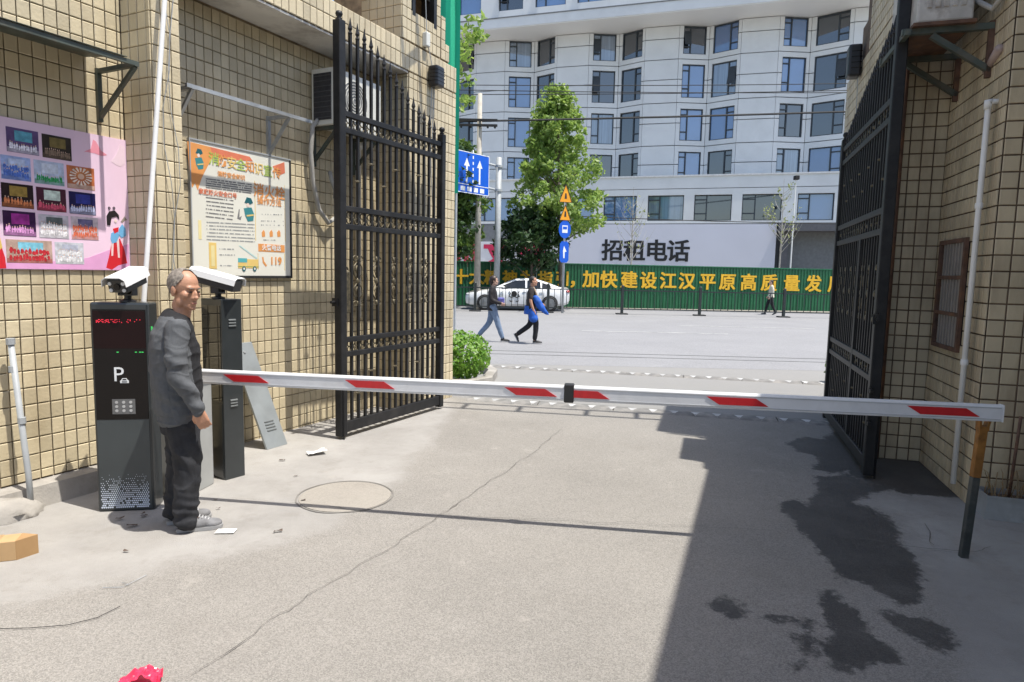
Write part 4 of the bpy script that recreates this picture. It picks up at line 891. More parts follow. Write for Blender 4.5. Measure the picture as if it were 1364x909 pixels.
for k in range(140):
    x, y = random.uniform(.03, 1.0), random.uniform(.02, Wp-.03); a = random.uniform(0, 6.28); l = random.uniform(.08, .24); wv_ = .003
    p0 = Vector((x, y, .13)); p1 = p0+Vector((math.cos(a)*l*.35, math.sin(a)*l*.35, l*.75)); p2 = p0+Vector((math.cos(a)*l*.8, math.sin(a)*l*.8, l*.85)); n_ = Vector((-math.sin(a), math.cos(a), 0))*wv_
    b.add([p0-n_, p0+n_, p1+n_, p1-n_, p2], [(0, 1, 2, 3), (3, 2, 4)])
tag(b.obj('dry_grass', leafmat('straw', (.34, .22, .10), (.20, .15, .07), .3), PLt, noclean=True), kind='stuff')
b = MB(); q0 = FPp @ Vector((.17, Wp-.12, .13)); q1 = pp(1360, 555, q0, dR); b.tube([q0, q1], .010, 8)
tag(b.obj('rusty_rod', M_RUST, smooth=True), 'thin rusty rod standing in the galvanised planter box', 'rod')

# ================================================================== FAR SIDE: HOARDING, RAILING, OFFICE BLOCK
M_HG = mat('green_hoarding_sheet', (.012, .115, .045), .5, var=.12, sc=3, dirt=(.02, .07, .035), dsc=1.2, damt=.6)
M_YC = mat('yellow_vinyl', (.72, .42, .02), .5)
H1_, H2_ = gp(801, 410), gp(1100, 415); hx = (H2_-H1_).normalized(); hy = Vector((-hx.y, hx.x, 0)); FH = frame((H1_.x, H1_.y, 0), hx, hy)
HO = thing('site_hoarding', FH @ Vector((0, 0, 0)), 'long green corrugated hoarding with yellow Chinese slogan', 'hoarding')
ht = 2.08; proto = None
for k in range(-14, 20):
    if proto is None:
        b = MB(FH); x = 0; prof = []
        for j in range(7): x0 = j*.16; prof += [(x0, 0), (x0+.09, 0), (x0+.105, -.03), (x0+.145, -.03)]
        prof.append((1.11, 0)); n = len(prof)
        b.add([(p[0]-15.5, p[1], 0) for p in prof]+[(p[0]-15.5, p[1], ht) for p in prof], [(i, i+1, n+i+1, n+i) for i in range(n-1)])
        proto = b.obj('panel', M_HG, HO, noclean=True); l0 = proto.location.copy()
    else: o = inst(proto, HO, Vector(FH.to_3x3() @ Vector(((k+14)*1.115, 0, 0))))
    
b = MB(FH); b.box(-15.5, 22.5, -.045, .03, ht, ht+.045); b.obj('cap_rail', mat('green_cap', (.015, .14, .06), .5), HO)
cols = [(614, '十'), (635, '大'), (655, '精'), (679, '神'), (702, '为'), (726, '指'), (749, '引'), (769, '，'), (787, '加'), (810.5, '快'), (837.5, '建'), (863, '设'), (889.5, '江'), (914.5, '汉'), (942, '平'), (968.5, '原'), (996.5, '高'), (1024, '质'), (1054, '量'), (1083, '发'), (1113, '展')]
for px_, ch in cols:
    P = pp(px_, 376, H1_, hy); u = (P-H1_).dot(hx); wch = .74 if px_ < 760 else .86
    text(ch, wch, FH @ Matrix(((1, 0, 0, u), (0, 0, -1, -.05), (0, 1, 0, 1.32), (0, 0, 0, 1))), M_YC, HO, 'character', .008, .006, multi=.02)
# street railing
M_RAIL = mat('black_rail_paint', (.02, .026, .026), .5, var=.2)
RL = thing('road_railing', (0, 27.25, 0), 'low black steel traffic railing along the far side of the road', 'railing')
def rly(x): return 27.22+max(0, x-4)*.03
px0 = [-13.6, -10.6, -7.6, -4.6, -1.55, 1.45, 4.5, 7.73, 11.25, 14.6, 17.8, 21.0]
postp = None; balu = None
for x in px0:
    b = MB(); y = rly(x); b.bbox(x-.055, x+.055, y-.055, y+.055, .03, 1.16, .01); po = b.obj('post', M_RAIL, RL); b = MB(); b.lathe([(.05, 0), (.06, .02), (.03, .05), (.0, .06)], (x, y, 1.16), 8); b.obj('cap', M_RAIL, po)
    b = MB(); b.bbox(x-.24, x+.24, y-.16, y+.16, .0, .055, .015); b.obj('foot', mat('black_rubber_foot', (.03, .03, .03), .7), RL)
for xa, xb in zip(px0, px0[1:]):
    for z in (.99, .22): b = MB(); b.bar((xa+.06, rly(xa), z), (xb-.06, rly(xb), z), .045); b.obj('rail', M_RAIL, RL)
    n = 11
    for k in range(n):
        x = xa+(xb-xa)*(k+1)/(n+1); P = Vector((x, rly(x), .605))
        if balu is None: b = MB(); b.box(P.x-.012, P.x+.012, P.y-.012, P.y+.012, .24, .97); balu = b.obj('baluster', M_RAIL, RL); bl0 = P
        else: inst(balu, RL, P-bl0)

# office block: facets chained along photo columns
M_PAN = mat('pale_grey_cladding', (.66, .68, .685), .45, var=.05, sc=.6, dirt=(.53, .545, .545), dsc=.5, damt=.5)
M_JNT = mat('dark_joint', (.17, .18, .19), .9)  # dark grey of panel joints, backing walls and core
GLS = [mat('blue_reflection_glass', (.06, .14, .32), .03, var=.1, sc=.3), mat('dark_office_glass', (.012, .02, .03), .03, var=.2, sc=.5), mat('curtained_office_glass', (.16, .22, .30), .04, var=.25, sc=1.0, stretch=(6, 6, .2)), mat('sky_reflection_glass', (.10, .20, .40), .03, var=.08, sc=.3)]  # the two blues put the sky's reflection into the glass colour
for g_ in GLS: g_.node_tree.nodes['Principled BSDF'].inputs['IOR'].default_value = 2.4
wrng = random.Random(31)
M_FRM = mat('dark_window_frame', (.035, .045, .055), .5)
def dir2(px_): d = ray(px_, 120); return Vector((d.x, d.y, 0)).normalized()
def seg_end(P, ang, px_):
    u = Vector((math.cos(rad(ang)), math.sin(rad(ang)), 0)); d = dir2(px_)       # P + k u = t d
    det = u.x*(-d.y)+u.y*d.x; k = (-P.x*(-d.y)+ -P.y*d.x)/det
    return P+u*k
P0 = dir2(783); P0 = P0*(50/P0.y)
right = [('L', 3, 823), ('R', -40, 857), ('F', -16, 902), ('L', 3, 942), ('R', -40, 984), ('F', -16, 1034), ('L', 4, 1076), ('R', -40, 1132), ('F', -16, 1185), ('L', 4, 1235), ('R', -40, 1300)]
left = [('F', -16, 741), ('R', -40, 711), ('L', 3, 672), ('F', -16, 634), ('R', -40, 605), ('L', 3, 566), ('F', -16, 525)]
facets = []; P = P0
for k, a, c in right: Q = seg_end(P, a, c); facets.append((k, P, Q)); P = Q
PR = P; P = P0
for k, a, c in left: Q = seg_end(P, a, c); facets.insert(0, (k, Q, P)); P = Q
PLf = P
Pc = P0+Vector((.9, 0, 0))
rows = [(zat(Pc, b_), zat(Pc, a_)) for a_, b_ in ((45, 81), (94, 137), (151, 192), (206, 243))]
zS = zat(Pc, 44.5); zP = zat(Pc, 237)-.2
OBk = thing('office_block', (Pc.x, Pc.y, 0), 'pale grey seven storey office block with zigzag window bays', 'building')
fd = (PR-PLf); fd.z = 0; fd.normalize(); fn = Vector((fd.y, -fd.x, 0)) 
if fn.y > 0: fn = -fn
def quadslab(nm, m, A, B, z0, z1, d0, d1, par=OBk, u0=0.0, u1=None):
    v = B-A; L_ = v.length; ux = v.normalized(); nn = Vector((ux.y, -ux.x, 0)); nn = nn if nn.dot(CP-A) > 0 else -nn
    F_ = frame((A.x, A.y, 0), ux, nn); b = MB(F_); b.box(u0, L_ if u1 is None else u1, d0, d1, z0, z1); return b.obj(nm, m, par)
joints = []
for z0, z1 in rows: joints += [z0-.35, (z0+z1)/2+.1]
joints = sorted(j for j in joints if zP < j < zS)
lev = [zP]+joints+[zS]
def win(par, A, ux, nn, u0, u1, z0, z1, side, opened=False, transom=True):
    F_ = frame((A.x, A.y, 0), ux, nn)
    b = MB(F_); b.box(u0, u1, -.22, -.16, z0, z1); wn = b.obj('window', wrng.choice([GLS[0], GLS[3], GLS[3], GLS[1], GLS[2]] if side < 0 else [GLS[1], GLS[1], GLS[0], GLS[2]]), par)
    f = MB(F_); t = .06
    for q in ((u0, u1, z0, z0+t), (u0, u1, z1-t, z1), (u0, u0+t, z0+t, z1-t), (u1-t, u1, z0+t, z1-t)): f.box(q[0], q[1], -.161, -.07, q[2], q[3])
    wq = u1-u0; um = u0+wq*.33 if side < 0 else u1-wq*.33
    f.box(um-.04, um+.04, -.161, -.08, z0+t, z1-t)
    if transom:
        a_, c_ = (u0+t, um-.04) if side < 0 else (um+.04, u1-t)
        for zz in (z0+(z1-z0)*.28, z0+(z1-z0)*.82): f.box(a_, c_, -.161, -.085, zz-.035, zz+.035)
    f.obj('frame', M_FRM, wn)
    if opened:
        a_, c_ = (u0+t, um-.04) if side < 0 else (um+.04, u1-t); zz0, zz1 = z0+(z1-z0)*.30, z0+(z1-z0)*.80
        b = MB(F_); b.add([(a_, -.1, zz1), (c_, -.1, zz1), (c_, .30, zz0), (a_, .30, zz0), (a_, -.15, zz1), (c_, -.15, zz1), (c_, .25, zz0), (a_, .25, zz0)], [(0, 1, 2, 3), (7, 6, 5, 4), (0, 4, 5, 1), (1, 5, 6, 2), (2, 6, 7, 3), (3, 7, 4, 0)]); b.obj('open_sash', M_FRM, wn)
random.seed(9)
for fi, (k, A, B) in enumerate(facets):
    v = B-A; L_ = v.length; ux = v.normalized(); nn = Vector((ux.y, -ux.x, 0)); nn = nn if nn.dot(CP-A) > 0 else -nn
    quadslab('backing_wall', M_JNT, A, B, zP-1, zS+.3, -.5, -.24)
    F_ = frame((A.x, A.y, 0), ux, nn); J = .028; holes = []
    if k in 'LR':
        mgL, mgR = (.14, .10) if k == 'L' else (.12, .10)
        u0, u1 = L_*mgL, L_*(1-mgR)
        for ri, (z0, z1) in enumerate(rows): holes.append((u0, u1, z0, z1)); win(OBk, A, ux, nn, u0, u1, z0, min(z1, zS-.05), -1 if k == 'L' else 1, opened=(random.random() < .28 and ri < 2))
    zs = sorted(set([zP, zS]+joints))
    for za, zb in zip(zs, zs[1:]):
        if not holes: b = MB(F_); b.box(J/2, L_-J/2, -.2, 0, za+J, zb-J); b.obj('panel', M_PAN, OBk); continue
        u0, u1 = holes[0][0], holes[0][1]
        for q0, q1 in ((J/2, u0), (u1, L_-J/2)): b = MB(F_); b.box(q0, q1, -.235, 0, za+J, zb-J); b.obj('panel', M_PAN, OBk)
        # pieces between the window openings
        cuts = [(max(za+J, h[2]), min(zb-J, h[3])) for h in holes if h[3] > za and h[2] < zb]
        cuts.sort(); z = za+J
        for c0_, c1_ in cuts+[(zb-J, zb-J)]:
            if c0_-z > .06: b = MB(F_); b.box(u0+.001, u1-.001, -.235, -.001, z, c0_); b.obj('panel', M_PAN, OBk)
            z = max(z, c1_)
# overhanging top storey
def onl(px_, off): # point on straight line PLf->PR shifted outwards
    A = Vector((PLf.x, PLf.y, 0))+fn*off; d = dir2(px_); det = fd.x*(-d.y)+fd.y*d.x; k = (-A.x*(-d.y)+ -A.y*d.x)/det; return A+fd*k
TA0, TA1 = onl(500, 2.2), onl(1320, 2.2)
zF0 = zS+.02; zF1 = zat(onl(800, 2.2), 25); zF1 = max(zF1, zF0+.7)
b = MB(); q = [TA0, TA1, TA1-fn*6, TA0-fn*6]; b.prism([(p.x, p.y) for p in q], zF0, zF0+.3); b.obj('overhang_slab', mat('white_soffit', (.74, .74, .72), .6, var=.02, sc=.4), OBk)
quadslab('fascia', M_PAN, TA0, TA1, zF0+.06, zF1, -.3, .06)
quadslab('fascia_cap', M_JNT, TA0, TA1, zF1, zF1+.07, -.3, .10)
tops = [(598, 640), (663, 695), (711, 751), (766, 809), (828, 872), (889, 936), (954, 1003), (1024, 1075), (1098, 1155)]
nn = fn; zw0, zw1 = zF1+.55, zF1+3.0
tu = [((onl(a_, 2.0)-TA0).dot(fd), (onl(c_, 2.0)-TA0).dot(fd)) for a_, c_ in tops]
Ltot = (TA1-TA0).length; prev = 0
quadslab('backing_wall', M_JNT, TA0, TA1, zF1, zF1+4.2, -.9, -.5)
for i, (u0, u1) in enumerate(tu+[(Ltot, Ltot)]):
    F_ = frame((TA0.x, TA0.y, 0), fd, nn)
    if u0 > prev: b = MB(F_); b.box(prev, u0, -.5, -.06, zF1+.07, zF1+4.2); b.obj('pier_panel', M_PAN, OBk)
    if u1 > u0:
        b = MB(F_); b.box(u0, u1, -.49, -.065, zF1+.07, zw0); b.obj('sill_panel', M_PAN, OBk); b = MB(F_); b.box(u0, u1, -.49, -.065, zw1, zF1+4.2); b.obj('head_panel', M_PAN, OBk)
        win(OBk, TA0-nn*.12, fd, nn, u0, u1, zw0, zw1, -1, opened=(i in (1, 2, 3)), transom=True)
    prev = u1
# podium
OP_ = 2.4; PA0, PA1 = onl(500, OP_), onl(1400, OP_); Pm = onl(850, OP_); FPd = frame((PA0.x, PA0.y, 0), fd, fn)
zp_top = zat(Pm, 235); zw_t, zw_b = zat(Pm, 261), zat(Pm, 294.5); zc_ = zat(Pm, 298); Lp_ = (PA1-PA0).length
pods = [(620, 690), (757, 792), (805, 850), (865, 914), (928, 979), (993, 1047), (1068, 1118), (1140, 1195)]
pu_ = [tuple((onl(x, OP_)-PA0).dot(fd) for x in (a_+ (4 if True else 0), c_+4)) for a_, c_ in pods]
prev = 0
b = MB(FPd); b.box(0, Lp_, -1.0, -.5, 2.0, zp_top); b.obj('backing_wall', M_JNT, OBk)
for (u0, u1) in pu_+[(Lp_, Lp_)]:
    b = MB(FPd); b.box(prev, u0, -.5, 0, zc_, zw_t+.4); b.obj('panel', M_PAN, OBk)
    if u1 > u0:
        b = MB(FPd); b.box(u0, u1, -.49, -.004, zc_, zw_b); b.obj('panel', M_PAN, OBk); b = MB(FPd); b.box(u0, u1, -.49, -.004, zw_t, zw_t+.4); b.obj('panel', M_PAN, OBk)
        win(OBk, PA0-fn*.1, fd, fn, u0, u1, zw_b, zw_t, -1, transom=True)
    prev = u1
b = MB(FPd); b.box(0, Lp_, -.5, .0, zw_t+.44, zp_top-.1); b.obj('parapet', M_PAN, OBk); b = MB(FPd); b.box(0, Lp_, -4.5, .08, zp_top-.1, zp_top); b.obj('parapet_cap', mat('pale_coping', (.6, .61, .61), .5), OBk)
# shop front band: pale banner wall, dark porch on the right
uB0, uB1 = (onl(757, OP_+.1)-PA0).dot(fd), (onl(1046, OP_+.1)-PA0).dot(fd)
b = MB(FPd); b.box(0, uB1, -.5, -.01, 0, zc_-.03); b.obj('ground_wall', M_JNT, OBk)
b = MB(FPd); b.box(uB1+.0, Lp_, -5, -4.6, 0, zc_); b.obj('porch_back', M_DARK, OBk)
b = MB(FPd); b.box(uB1+.1, Lp_, -4.6, .9, zc_-.55, zc_-.03); b.obj('porch_slab', mat('dark_porch', (.10, .10, .11), .6), OBk)
b = MB(FPd); b.box(uB1+.3, Lp_, -4.5, -4.4, 2.6, 3.4); b.obj('porch_band', mat('brown_band', (.20, .17, .14), .6), OBk)
for u in (uB1+.25, uB1+7): b = MB(FPd); b.box(u, u+.5, -.4, .1, 0, zc_-.56); b.obj('porch_column', mat('dark_porch', (.10, .10, .11)), OBk)
BN = thing('lease_banner', FPd @ Vector((uB0, .1, 2)), 'pale lilac banner with big black Chinese characters above the hoarding', 'banner')
b = MB(FPd); b.box(uB0, uB1, .004, .06, 1.2, zc_-.06); b.obj('sheet', mat('pale_lilac_vinyl', (.60, .61, .68), .5, var=.03, sc=.5), BN)
zm = zat(onl(860, OP_+.1), 336)
for x, ch in ((818.5, '招'), (848.5, '租'), (878.5, '电'), (908.5, '话')):
    u = (onl(x+5, OP_+.1)-PA0).dot(fd); text(ch, 1.55, FPd @ Matrix(((1, 0, 0, u), (0, 0, 1, .075), (0, 1, 0, zm), (0, 0, 0, 1))), mat('black_vinyl', (.012, .012, .014), .5), BN, 'character', .012, .01, multi=.03)
BN2 = thing('red_letter_banner', FPd @ Vector((uB0-9, .1, 2)), 'white banner with large crimson characters partly behind the trees', 'banner')
b = MB(FPd); b.box(uB0-15, uB0-.3, .004, .055, 1.2, zat(onl(650, OP_+.1), 322)); b.obj('sheet', mat('white_vinyl', (.68, .68, .70), .5, var=.03), BN2)
zm = zat(onl(650, OP_+.1), 341)
for x, ch in ((620, '市'), (662, '文'), (712, '米')):
    u = (onl(x+4, OP_+.1)-PA0).dot(fd); text(ch, 2.1, FPd @ Matrix(((1, 0, 0, u), (0, 0, 1, .072), (0, 1, 0, zm), (0, 0, 0, 1))), mat('crimson_vinyl', (.55, .02, .08), .5), BN2, 'character', .012, .02, multi=.10)
# body of the block behind the facade
b = MB(); q = [PLf-fn*3.6, PR-fn*3.6, PR-fn*14, PLf-fn*14]; b.prism([(p.x, p.y) for p in q], 0, zF1+4.2); b.obj('core', M_JNT, OBk)
b = MB(); q = [TA0-fn*.55, TA1-fn*.55, TA1-fn*14, TA0-fn*14]; b.prism([(p.x, p.y) for p in q], zF1+4.2, zF1+4.6); b.obj('roof', M_CONC, OBk)

# ================================================================== TREES
M_BARK = mat('grey_bark', (.16, .13, .10), .9, var=.3, sc=6, bump=.5, bsc=20)
M_BARKP = mat('whitewashed_bark', (.42, .40, .36), .85, var=.2, sc=5)
LM_BR = leafmat('bright_leaf', (.15, .27, .05), (.30, .41, .11), .48)
LM_MID = leafmat('mid_leaf', (.07, .15, .03), (.15, .24, .05), .4)
LM_DK = leafmat('dark_leaf', (.018, .05, .016), (.055, .11, .03), .25)
LM_SH = leafmat('hedge_leaf', (.09, .24, .02), (.22, .38, .05), .35)
def leaves(mb, c, n, spread, size, rng, flatten=.7):
    for _ in range(n):
        while True:
            v = Vector((rng.uniform(-1, 1), rng.uniform(-1, 1), rng.uniform(-1, 1)))
            if v.length < 1: break
        p = c+Vector((v.x*spread, v.y*spread, v.z*spread*flatten))
        nrm = Vector((rng.gauss(0, .7), rng.gauss(0, .7), rng.gauss(.55, .5))).normalized(); t = nrm.orthogonal().normalized(); t = Matrix.Rotation(rng.uniform(0, 6.28), 3, nrm) @ t; q = nrm.cross(t)
        s_ = size*rng.uniform(.6, 1.3); w_ = s_*.55
        k = len(mb.v); mb.v += [p-t*s_, p+q*w_-nrm*s_*.15, p+t*s_, p-q*w_-nrm*s_*.15]; mb.f.append([k, k+1, k+2, k+3]); mb.mi.append(0)
def tree(name, base, label, H, z0, shape, nclump, nleaf, size, lm, seed, trunk_r=.10, bark=M_BARK, spread=.45, limbs=14, offc=Vector((0, 0, 0))):
    rng = random.Random(seed); base = Vector(base); T_ = thing(name, base, label, 'tree', None)
    top = base+offc+Vector((0, 0, H))
    b = MB(); pts = [base]; n = 7
    for i in range(1, n+1): f = i/n; pts.append(base+offc*f+Vector((rng.gauss(0, .04), rng.gauss(0, .04), H*.93*f)))
    b.tube(pts, [trunk_r*(1-.85*(i/n)) for i in range(n+1)], 8)
    def axis(z): f = max(0, min(1, (z-base.z)/H)); return base+offc*f+Vector((0, 0, z-base.z))
    cl_ = []
    for i in range(nclump):
        f = rng.random()**.9; z = z0+(H-z0)*f; R_ = shape(f); a = rng.uniform(0, 6.28); r = R_*math.sqrt(rng.uniform(.05, 1))
        r *= 1+.25*noise.noise(Vector((math.cos(a)*2, math.sin(a)*2, z*.9+seed)))
        cl_.append(axis(base.z+z)+Vector((math.cos(a)*r, math.sin(a)*r, 0)))
    for c in rng.sample(cl_, min(limbs, len(cl_))):
        s0 = axis(base.z+max(z0*.7, c.z-base.z-rng.uniform(.5, 1.3))); m_ = s0.lerp(c, .55)+Vector((0, 0, .08)); b.tube([s0, m_, c], [trunk_r*.3, trunk_r*.2, trunk_r*.06], 5)
    b.obj('trunk', bark, T_, smooth=True)
    lb = MB()
    for c in cl_: leaves(lb, c, nleaf, spread*rng.uniform(.6, 1.25), size, rng)
    tag(lb.obj('crown', lm, T_, noclean=True), kind='stuff'); return T_
tb = gp(747, 412)
tree('street_tree', tb, 'tall bright green cone shaped street tree before the office block', 9.75, 3.5, lambda f: 2.35*min(1, (f+.24)*2.8)*(1-f)**.62+.10, 300, 42, .115, LM_BR, 1, .13, spread=.40, offc=Vector((-.40, 0, 0)), limbs=40)
sb = gp(706, 412)
tree('round_tree', sb, 'low dark green round tree behind the white car', 4.45, 1.9, lambda f: 1.55*math.sqrt(max(.05, 1-(2*f-.85)**2/1.35)), 120, 50, .11, LM_DK, 2, .10, spread=.40)
tree('street_tree', gp(603, 410.5), 'dense mid green tree beside the blue lane sign', 7.1, 2.3, lambda f: 1.55*math.sqrt(max(.05, 1-(2*f-.9)**2/1.3)), 170, 46, .115, LM_MID, 3, .13, spread=.42)
tree('street_tree', (-4.0, 24.0, 0), 'tall tree with loose bright sprays hanging beside green netting', 14.5, 6.2, lambda f: 2.7*math.sqrt(max(.05, 1-(2*f-.9)**2/1.3)), 150, 26, .14, LM_BR, 5, .2, spread=.42, limbs=30)
b_ = Vector((0, 0, 0))
tree('street_tree', gp(570, 412), 'dark green tree mostly hidden behind the left gate pier', 7.5, 2.0, lambda f: 2.0*math.sqrt(max(.05, 1-(2*f-.9)**2/1.3)), 120, 40, .13, LM_DK, 6, .15)
def sapling(base, H, label, seed, nl):
    rng = random.Random(seed); base = Vector(base); T_ = thing('sapling', base, label, 'tree')
    b = MB(); b.tube([base, base+Vector((.05, 0, H*.5)), base+Vector((.0, 0, H))], [.05, .035, .008], 6); lb = MB()
    for i in range(26):
        z = H*rng.uniform(.35, .9); a = rng.uniform(0, 6.28); l = (H-z)*.42+.35; s0 = base+Vector((0, 0, z)); e = s0+Vector((math.cos(a)*l*.62, math.sin(a)*l*.62, l*.9)); m_ = s0.lerp(e, .5)+Vector((math.cos(a)*.12, math.sin(a)*.12, -.05)); b.tube([s0, m_, e], [.016, .011, .004], 4)
        for k in range(nl): leaves(lb, s0.lerp(e, rng.uniform(.35, 1)), 1, .12, .07, rng)
    b.obj('trunk', M_BARKP, T_); tag(lb.obj('crown', leafmat('pale_leaf', (.22, .28, .09), (.32, .36, .14), .4), T_, noclean=True), kind='stuff')
d36 = lambda x, y=36.0: Vector((dir2(x).x/dir2(x).y*y, y, 0))
sapling(d36(849), 6.3, 'nearly bare thin sapling in front of the lease banner', 3, 3)
sapling(d36(1052), 6.9, 'sparse sapling with pale buds in front of the dark porch', 4, 9)
# evergreen shrub beside the pier, leafy weed by right gate
def shrub(name, base, rx, rz, label, seed, nleaf, size, lm):
    rng = random.Random(seed); base = Vector(base); T_ = thing(name, base, label, 'shrub'); b = MB(); lb = MB()
    for i in range(14):
        a = rng.uniform(0, 6.28); e = base+Vector((math.cos(a)*rx*.7*rng.random(), math.sin(a)*rx*.7*rng.random(), rz*rng.uniform(.6, 1.5))); b.tube([base, base.lerp(e, .5)+Vector((0, 0, .05)), e], [.012, .009, .004], 5)
    b.obj('stem', M_BARK, T_)
    for i in range(nleaf):
        th = math.acos(rng.uniform(-.95, 1)); a = rng.uniform(0, 6.28); rr = rng.uniform(.72, 1.0)*(1+.10*noise.noise(Vector((a*2, th*3, seed))))
        c = base+Vector((math.sin(th)*math.cos(a)*rx*rr, math.sin(th)*math.sin(a)*rx*rr, rz+math.cos(th)*rz*rr))
        out = (c-base-Vector((0, 0, rz))).normalized(); k = len(lb.v); nrm = (out+Vector((rng.gauss(0, .5), rng.gauss(0, .5), rng.gauss(.3, .4)))).normalized(); t = (nrm.orthogonal()).normalized(); t = Matrix.Rotation(rng.uniform(0, 6.28), 3, nrm) @ t; q = nrm.cross(t); s_ = size*rng.uniform(.6, 1.2)
        lb.v += [c-t*s_, c+q*s_*.5, c+t*s_, c-q*s_*.5]; lb.f.append([k, k+1, k+2, k+3]); lb.mi.append(0)
    tag(lb.obj('foliage', lm, T_, noclean=True), kind='stuff')
shrub('shrub', (-.80, 9.75, .02), .50, .38, 'clipped bright green shrub at the street end of the left pier', 5, 3600, .035, LM_SH)
q = gp(1112, 512); shrub('shrub', (q.x+.1, q.y, 0), .26, .26, 'small leafy weed at the foot of the right gate', 6, 420, .045, LM_MID)
# kerb of the shrub bed
b = MB(); pts = [(-1.6, 9.1), (-.55, 9.15), (-.28, 9.5), (-.22, 10.3), (-.4, 11.0), (-1.6, 11.3)]
pi = [(-1.6, 9.25), (-.62, 9.28), (-.42, 9.55), (-.36, 10.28), (-.5, 10.85), (-1.6, 11.15)]
for i in range(len(pts)-1):
    a_, c_, d_, e_ = pts[i], pts[i+1], pi[i+1], pi[i]; b.add([(*a_, 0), (*c_, 0), (*d_, 0), (*e_, 0), (*a_, .12), (*c_, .12), (*d_, .12), (*e_, .12)], [(4, 5, 6, 7), (0, 1, 5, 4), (2, 3, 7, 6), (1, 2, 6, 5), (3, 0, 4, 7)])
tag(b.obj('kerb', M_CONC), kind='structure')
# scaffold netting behind the gatehouse
SN = thing('scaffold_netting', (-3.2, 17.0, 0), 'tall bright green construction netting behind the left gatehouse', 'netting')
nx1 = dir2(612); e1 = Vector((nx1.x/nx1.y*17.0, 17.0, 0)); b = MB(); n = 26
for i in range(n+1):
    f = i/n; x = e1.x-f*3.2; y = 17.0+f*1.2+.05*math.sin(i*1.9)
    for z in (3.6, 8, 12, 20): b.v.append(Vector((x, y+.04*math.sin(z+i), z)))
for i in range(n):
    for j in range(3): b.f.append([i*4+j, (i+1)*4+j, (i+1)*4+j+1, i*4+j+1]); b.mi.append(0)
b.obj('net', mat('green_net', (.0, .36, .19), .6, var=.10, sc=1.5, stretch=(6, 6, .3)), SN, noclean=True)
for k in range(3): b = MB(); b.tube([(e1.x-.06-k*1.4, 17.12+k*.5, 0), (e1.x-.06-k*1.4, 17.12+k*.5, 20)], .03, 8); b.obj('pole', M_GREYST, SN)

# ================================================================== STREET FURNITURE
ub = gp(635, 413); UP = thing('utility_pole', ub, 'concrete utility pole with double crossarm and insulators behind trees', 'pole')
Hu = zat(ub, 125)
b = MB(); b.tube([ub, ub+Vector((0, 0, Hu))], [.15, .095], 12); b.obj('shaft', mat('pale_concrete_pole', (.40, .37, .32), .85, var=.15), UP, smooth=True)
for z in (zat(ub, 161), zat(ub, 168)):
    b = MB(); b.bar((ub.x-.85, ub.y-.13, z), (ub.x+.75, ub.y-.13, z), .09); b.obj('crossarm', M_DARK, UP)
z = zat(ub, 161)
for dx in (-.75, -.35, .35, .65): b = MB(); b.lathe([(.03, 0), (.05, .04), (.03, .07), (.05, .11), (.02, .16)], (ub.x+dx, ub.y-.13, z-.33), 8); b.obj('insulator', M_DARK, UP)
def wire(p, q, sag, r, label, grp=None):
    p, q = Vector(p), Vector(q); b = MB(); b.tube([p.lerp(q, t/16)-Vector((0, 0, sag*4*(t/16)*(1-t/16))) for t in range(17)], r, 5); tag(b.obj('overhead_wire', M_DARK), label, 'wire', grp)
dw = lambda x, y, Y: CP+ray(x, y)*(Y/ray(x, y).y)
wire(dw(560, 163, 28.3), dw(1300, 143, 29.5), .06, .042, 'thick black overhead cable from the utility pole across the street')
for k, (ya, yb) in enumerate(((113, 108), (119, 122), (126, 116))): wire(dw(560, ya, 28.3), dw(1300, yb, 29.5), .1, .017, ('topmost thin wire strung over the street above the thick black cable', 'middle thin wire of three strung above the thick black cable', 'lowest thin wire of three strung above the thick black cable')[k], 'thin overhead wires')
wire(dw(740, 287, 34), dw(1300, 300, 35), .12, .022, 'low black cable sagging across the front of the lease banner')
# lane sign on grey post
sp0 = gp(661, 413); LS = thing('lane_sign', sp0, 'blue lane direction sign with white arrows on a grey post', 'sign')
Hs = zat(sp0, 210); b = MB(); b.tube([sp0, sp0+Vector((0, 0, Hs))], [.14, .12], 14); b.obj('post', M_GREYST, LS, smooth=True)
sa = rad(52); su = Vector((math.cos(sa), math.sin(sa), 0)); sn_ = Vector((math.sin(sa), -math.cos(sa), 0))
er = sp0+Vector((-.42, -.1, 0)); zt, zb = zat(er, 209), zat(er, 262); wS = 2.2
FSg = frame((er.x-su.x*wS, er.y-su.y*wS, 0), su, sn_)
# plane contains su and z; front faces the camera side
b = MB(FSg); b.box(0, wS, -.02, .02, zb, zt); b.obj('panel', mat('sign_blue', (.0, .09, .55), .4, var=.03), LS)
M_SW = mat('sign_white', (.75, .77, .8), .4)
for x in (wS*.36, wS*.72):
    z0_, z1_ = zb+.42, zt-.25; b = MB(FSg); b.prism([(x-.05, z0_), (x+.05, z0_), (x+.05, z1_-.32), (x+.17, z1_-.32), (x, z1_), (x-.17, z1_-.32), (x-.05, z1_-.32)], .021, .028, 'Y'); b.obj('arrow', M_SW, LS)
for q in ((0, wS, zb, zb+.03), (0, wS, zt-.03, zt), (0, .03, zb, zt), (wS-.03, wS, zb, zt), (0, wS, zb+.33, zb+.36)): b = MB(FSg); b.box(q[0], q[1], .0205, .025, q[2], q[3]); b.obj('border', M_SW, LS)
for k in range(6): b = MB(FSg); b.box(wS*.52, wS*.55, .0205, .026, zb+.45+k*.24, zb+.57+k*.24); b.obj('lane_dash', M_SW, LS)
for k in range(4): b = MB(FSg); b.box(wS*(.2+k*.18), wS*(.32+k*.18), .0205, .026, zb+.08, zb+.26); b.obj('legend_block', M_SW, LS)
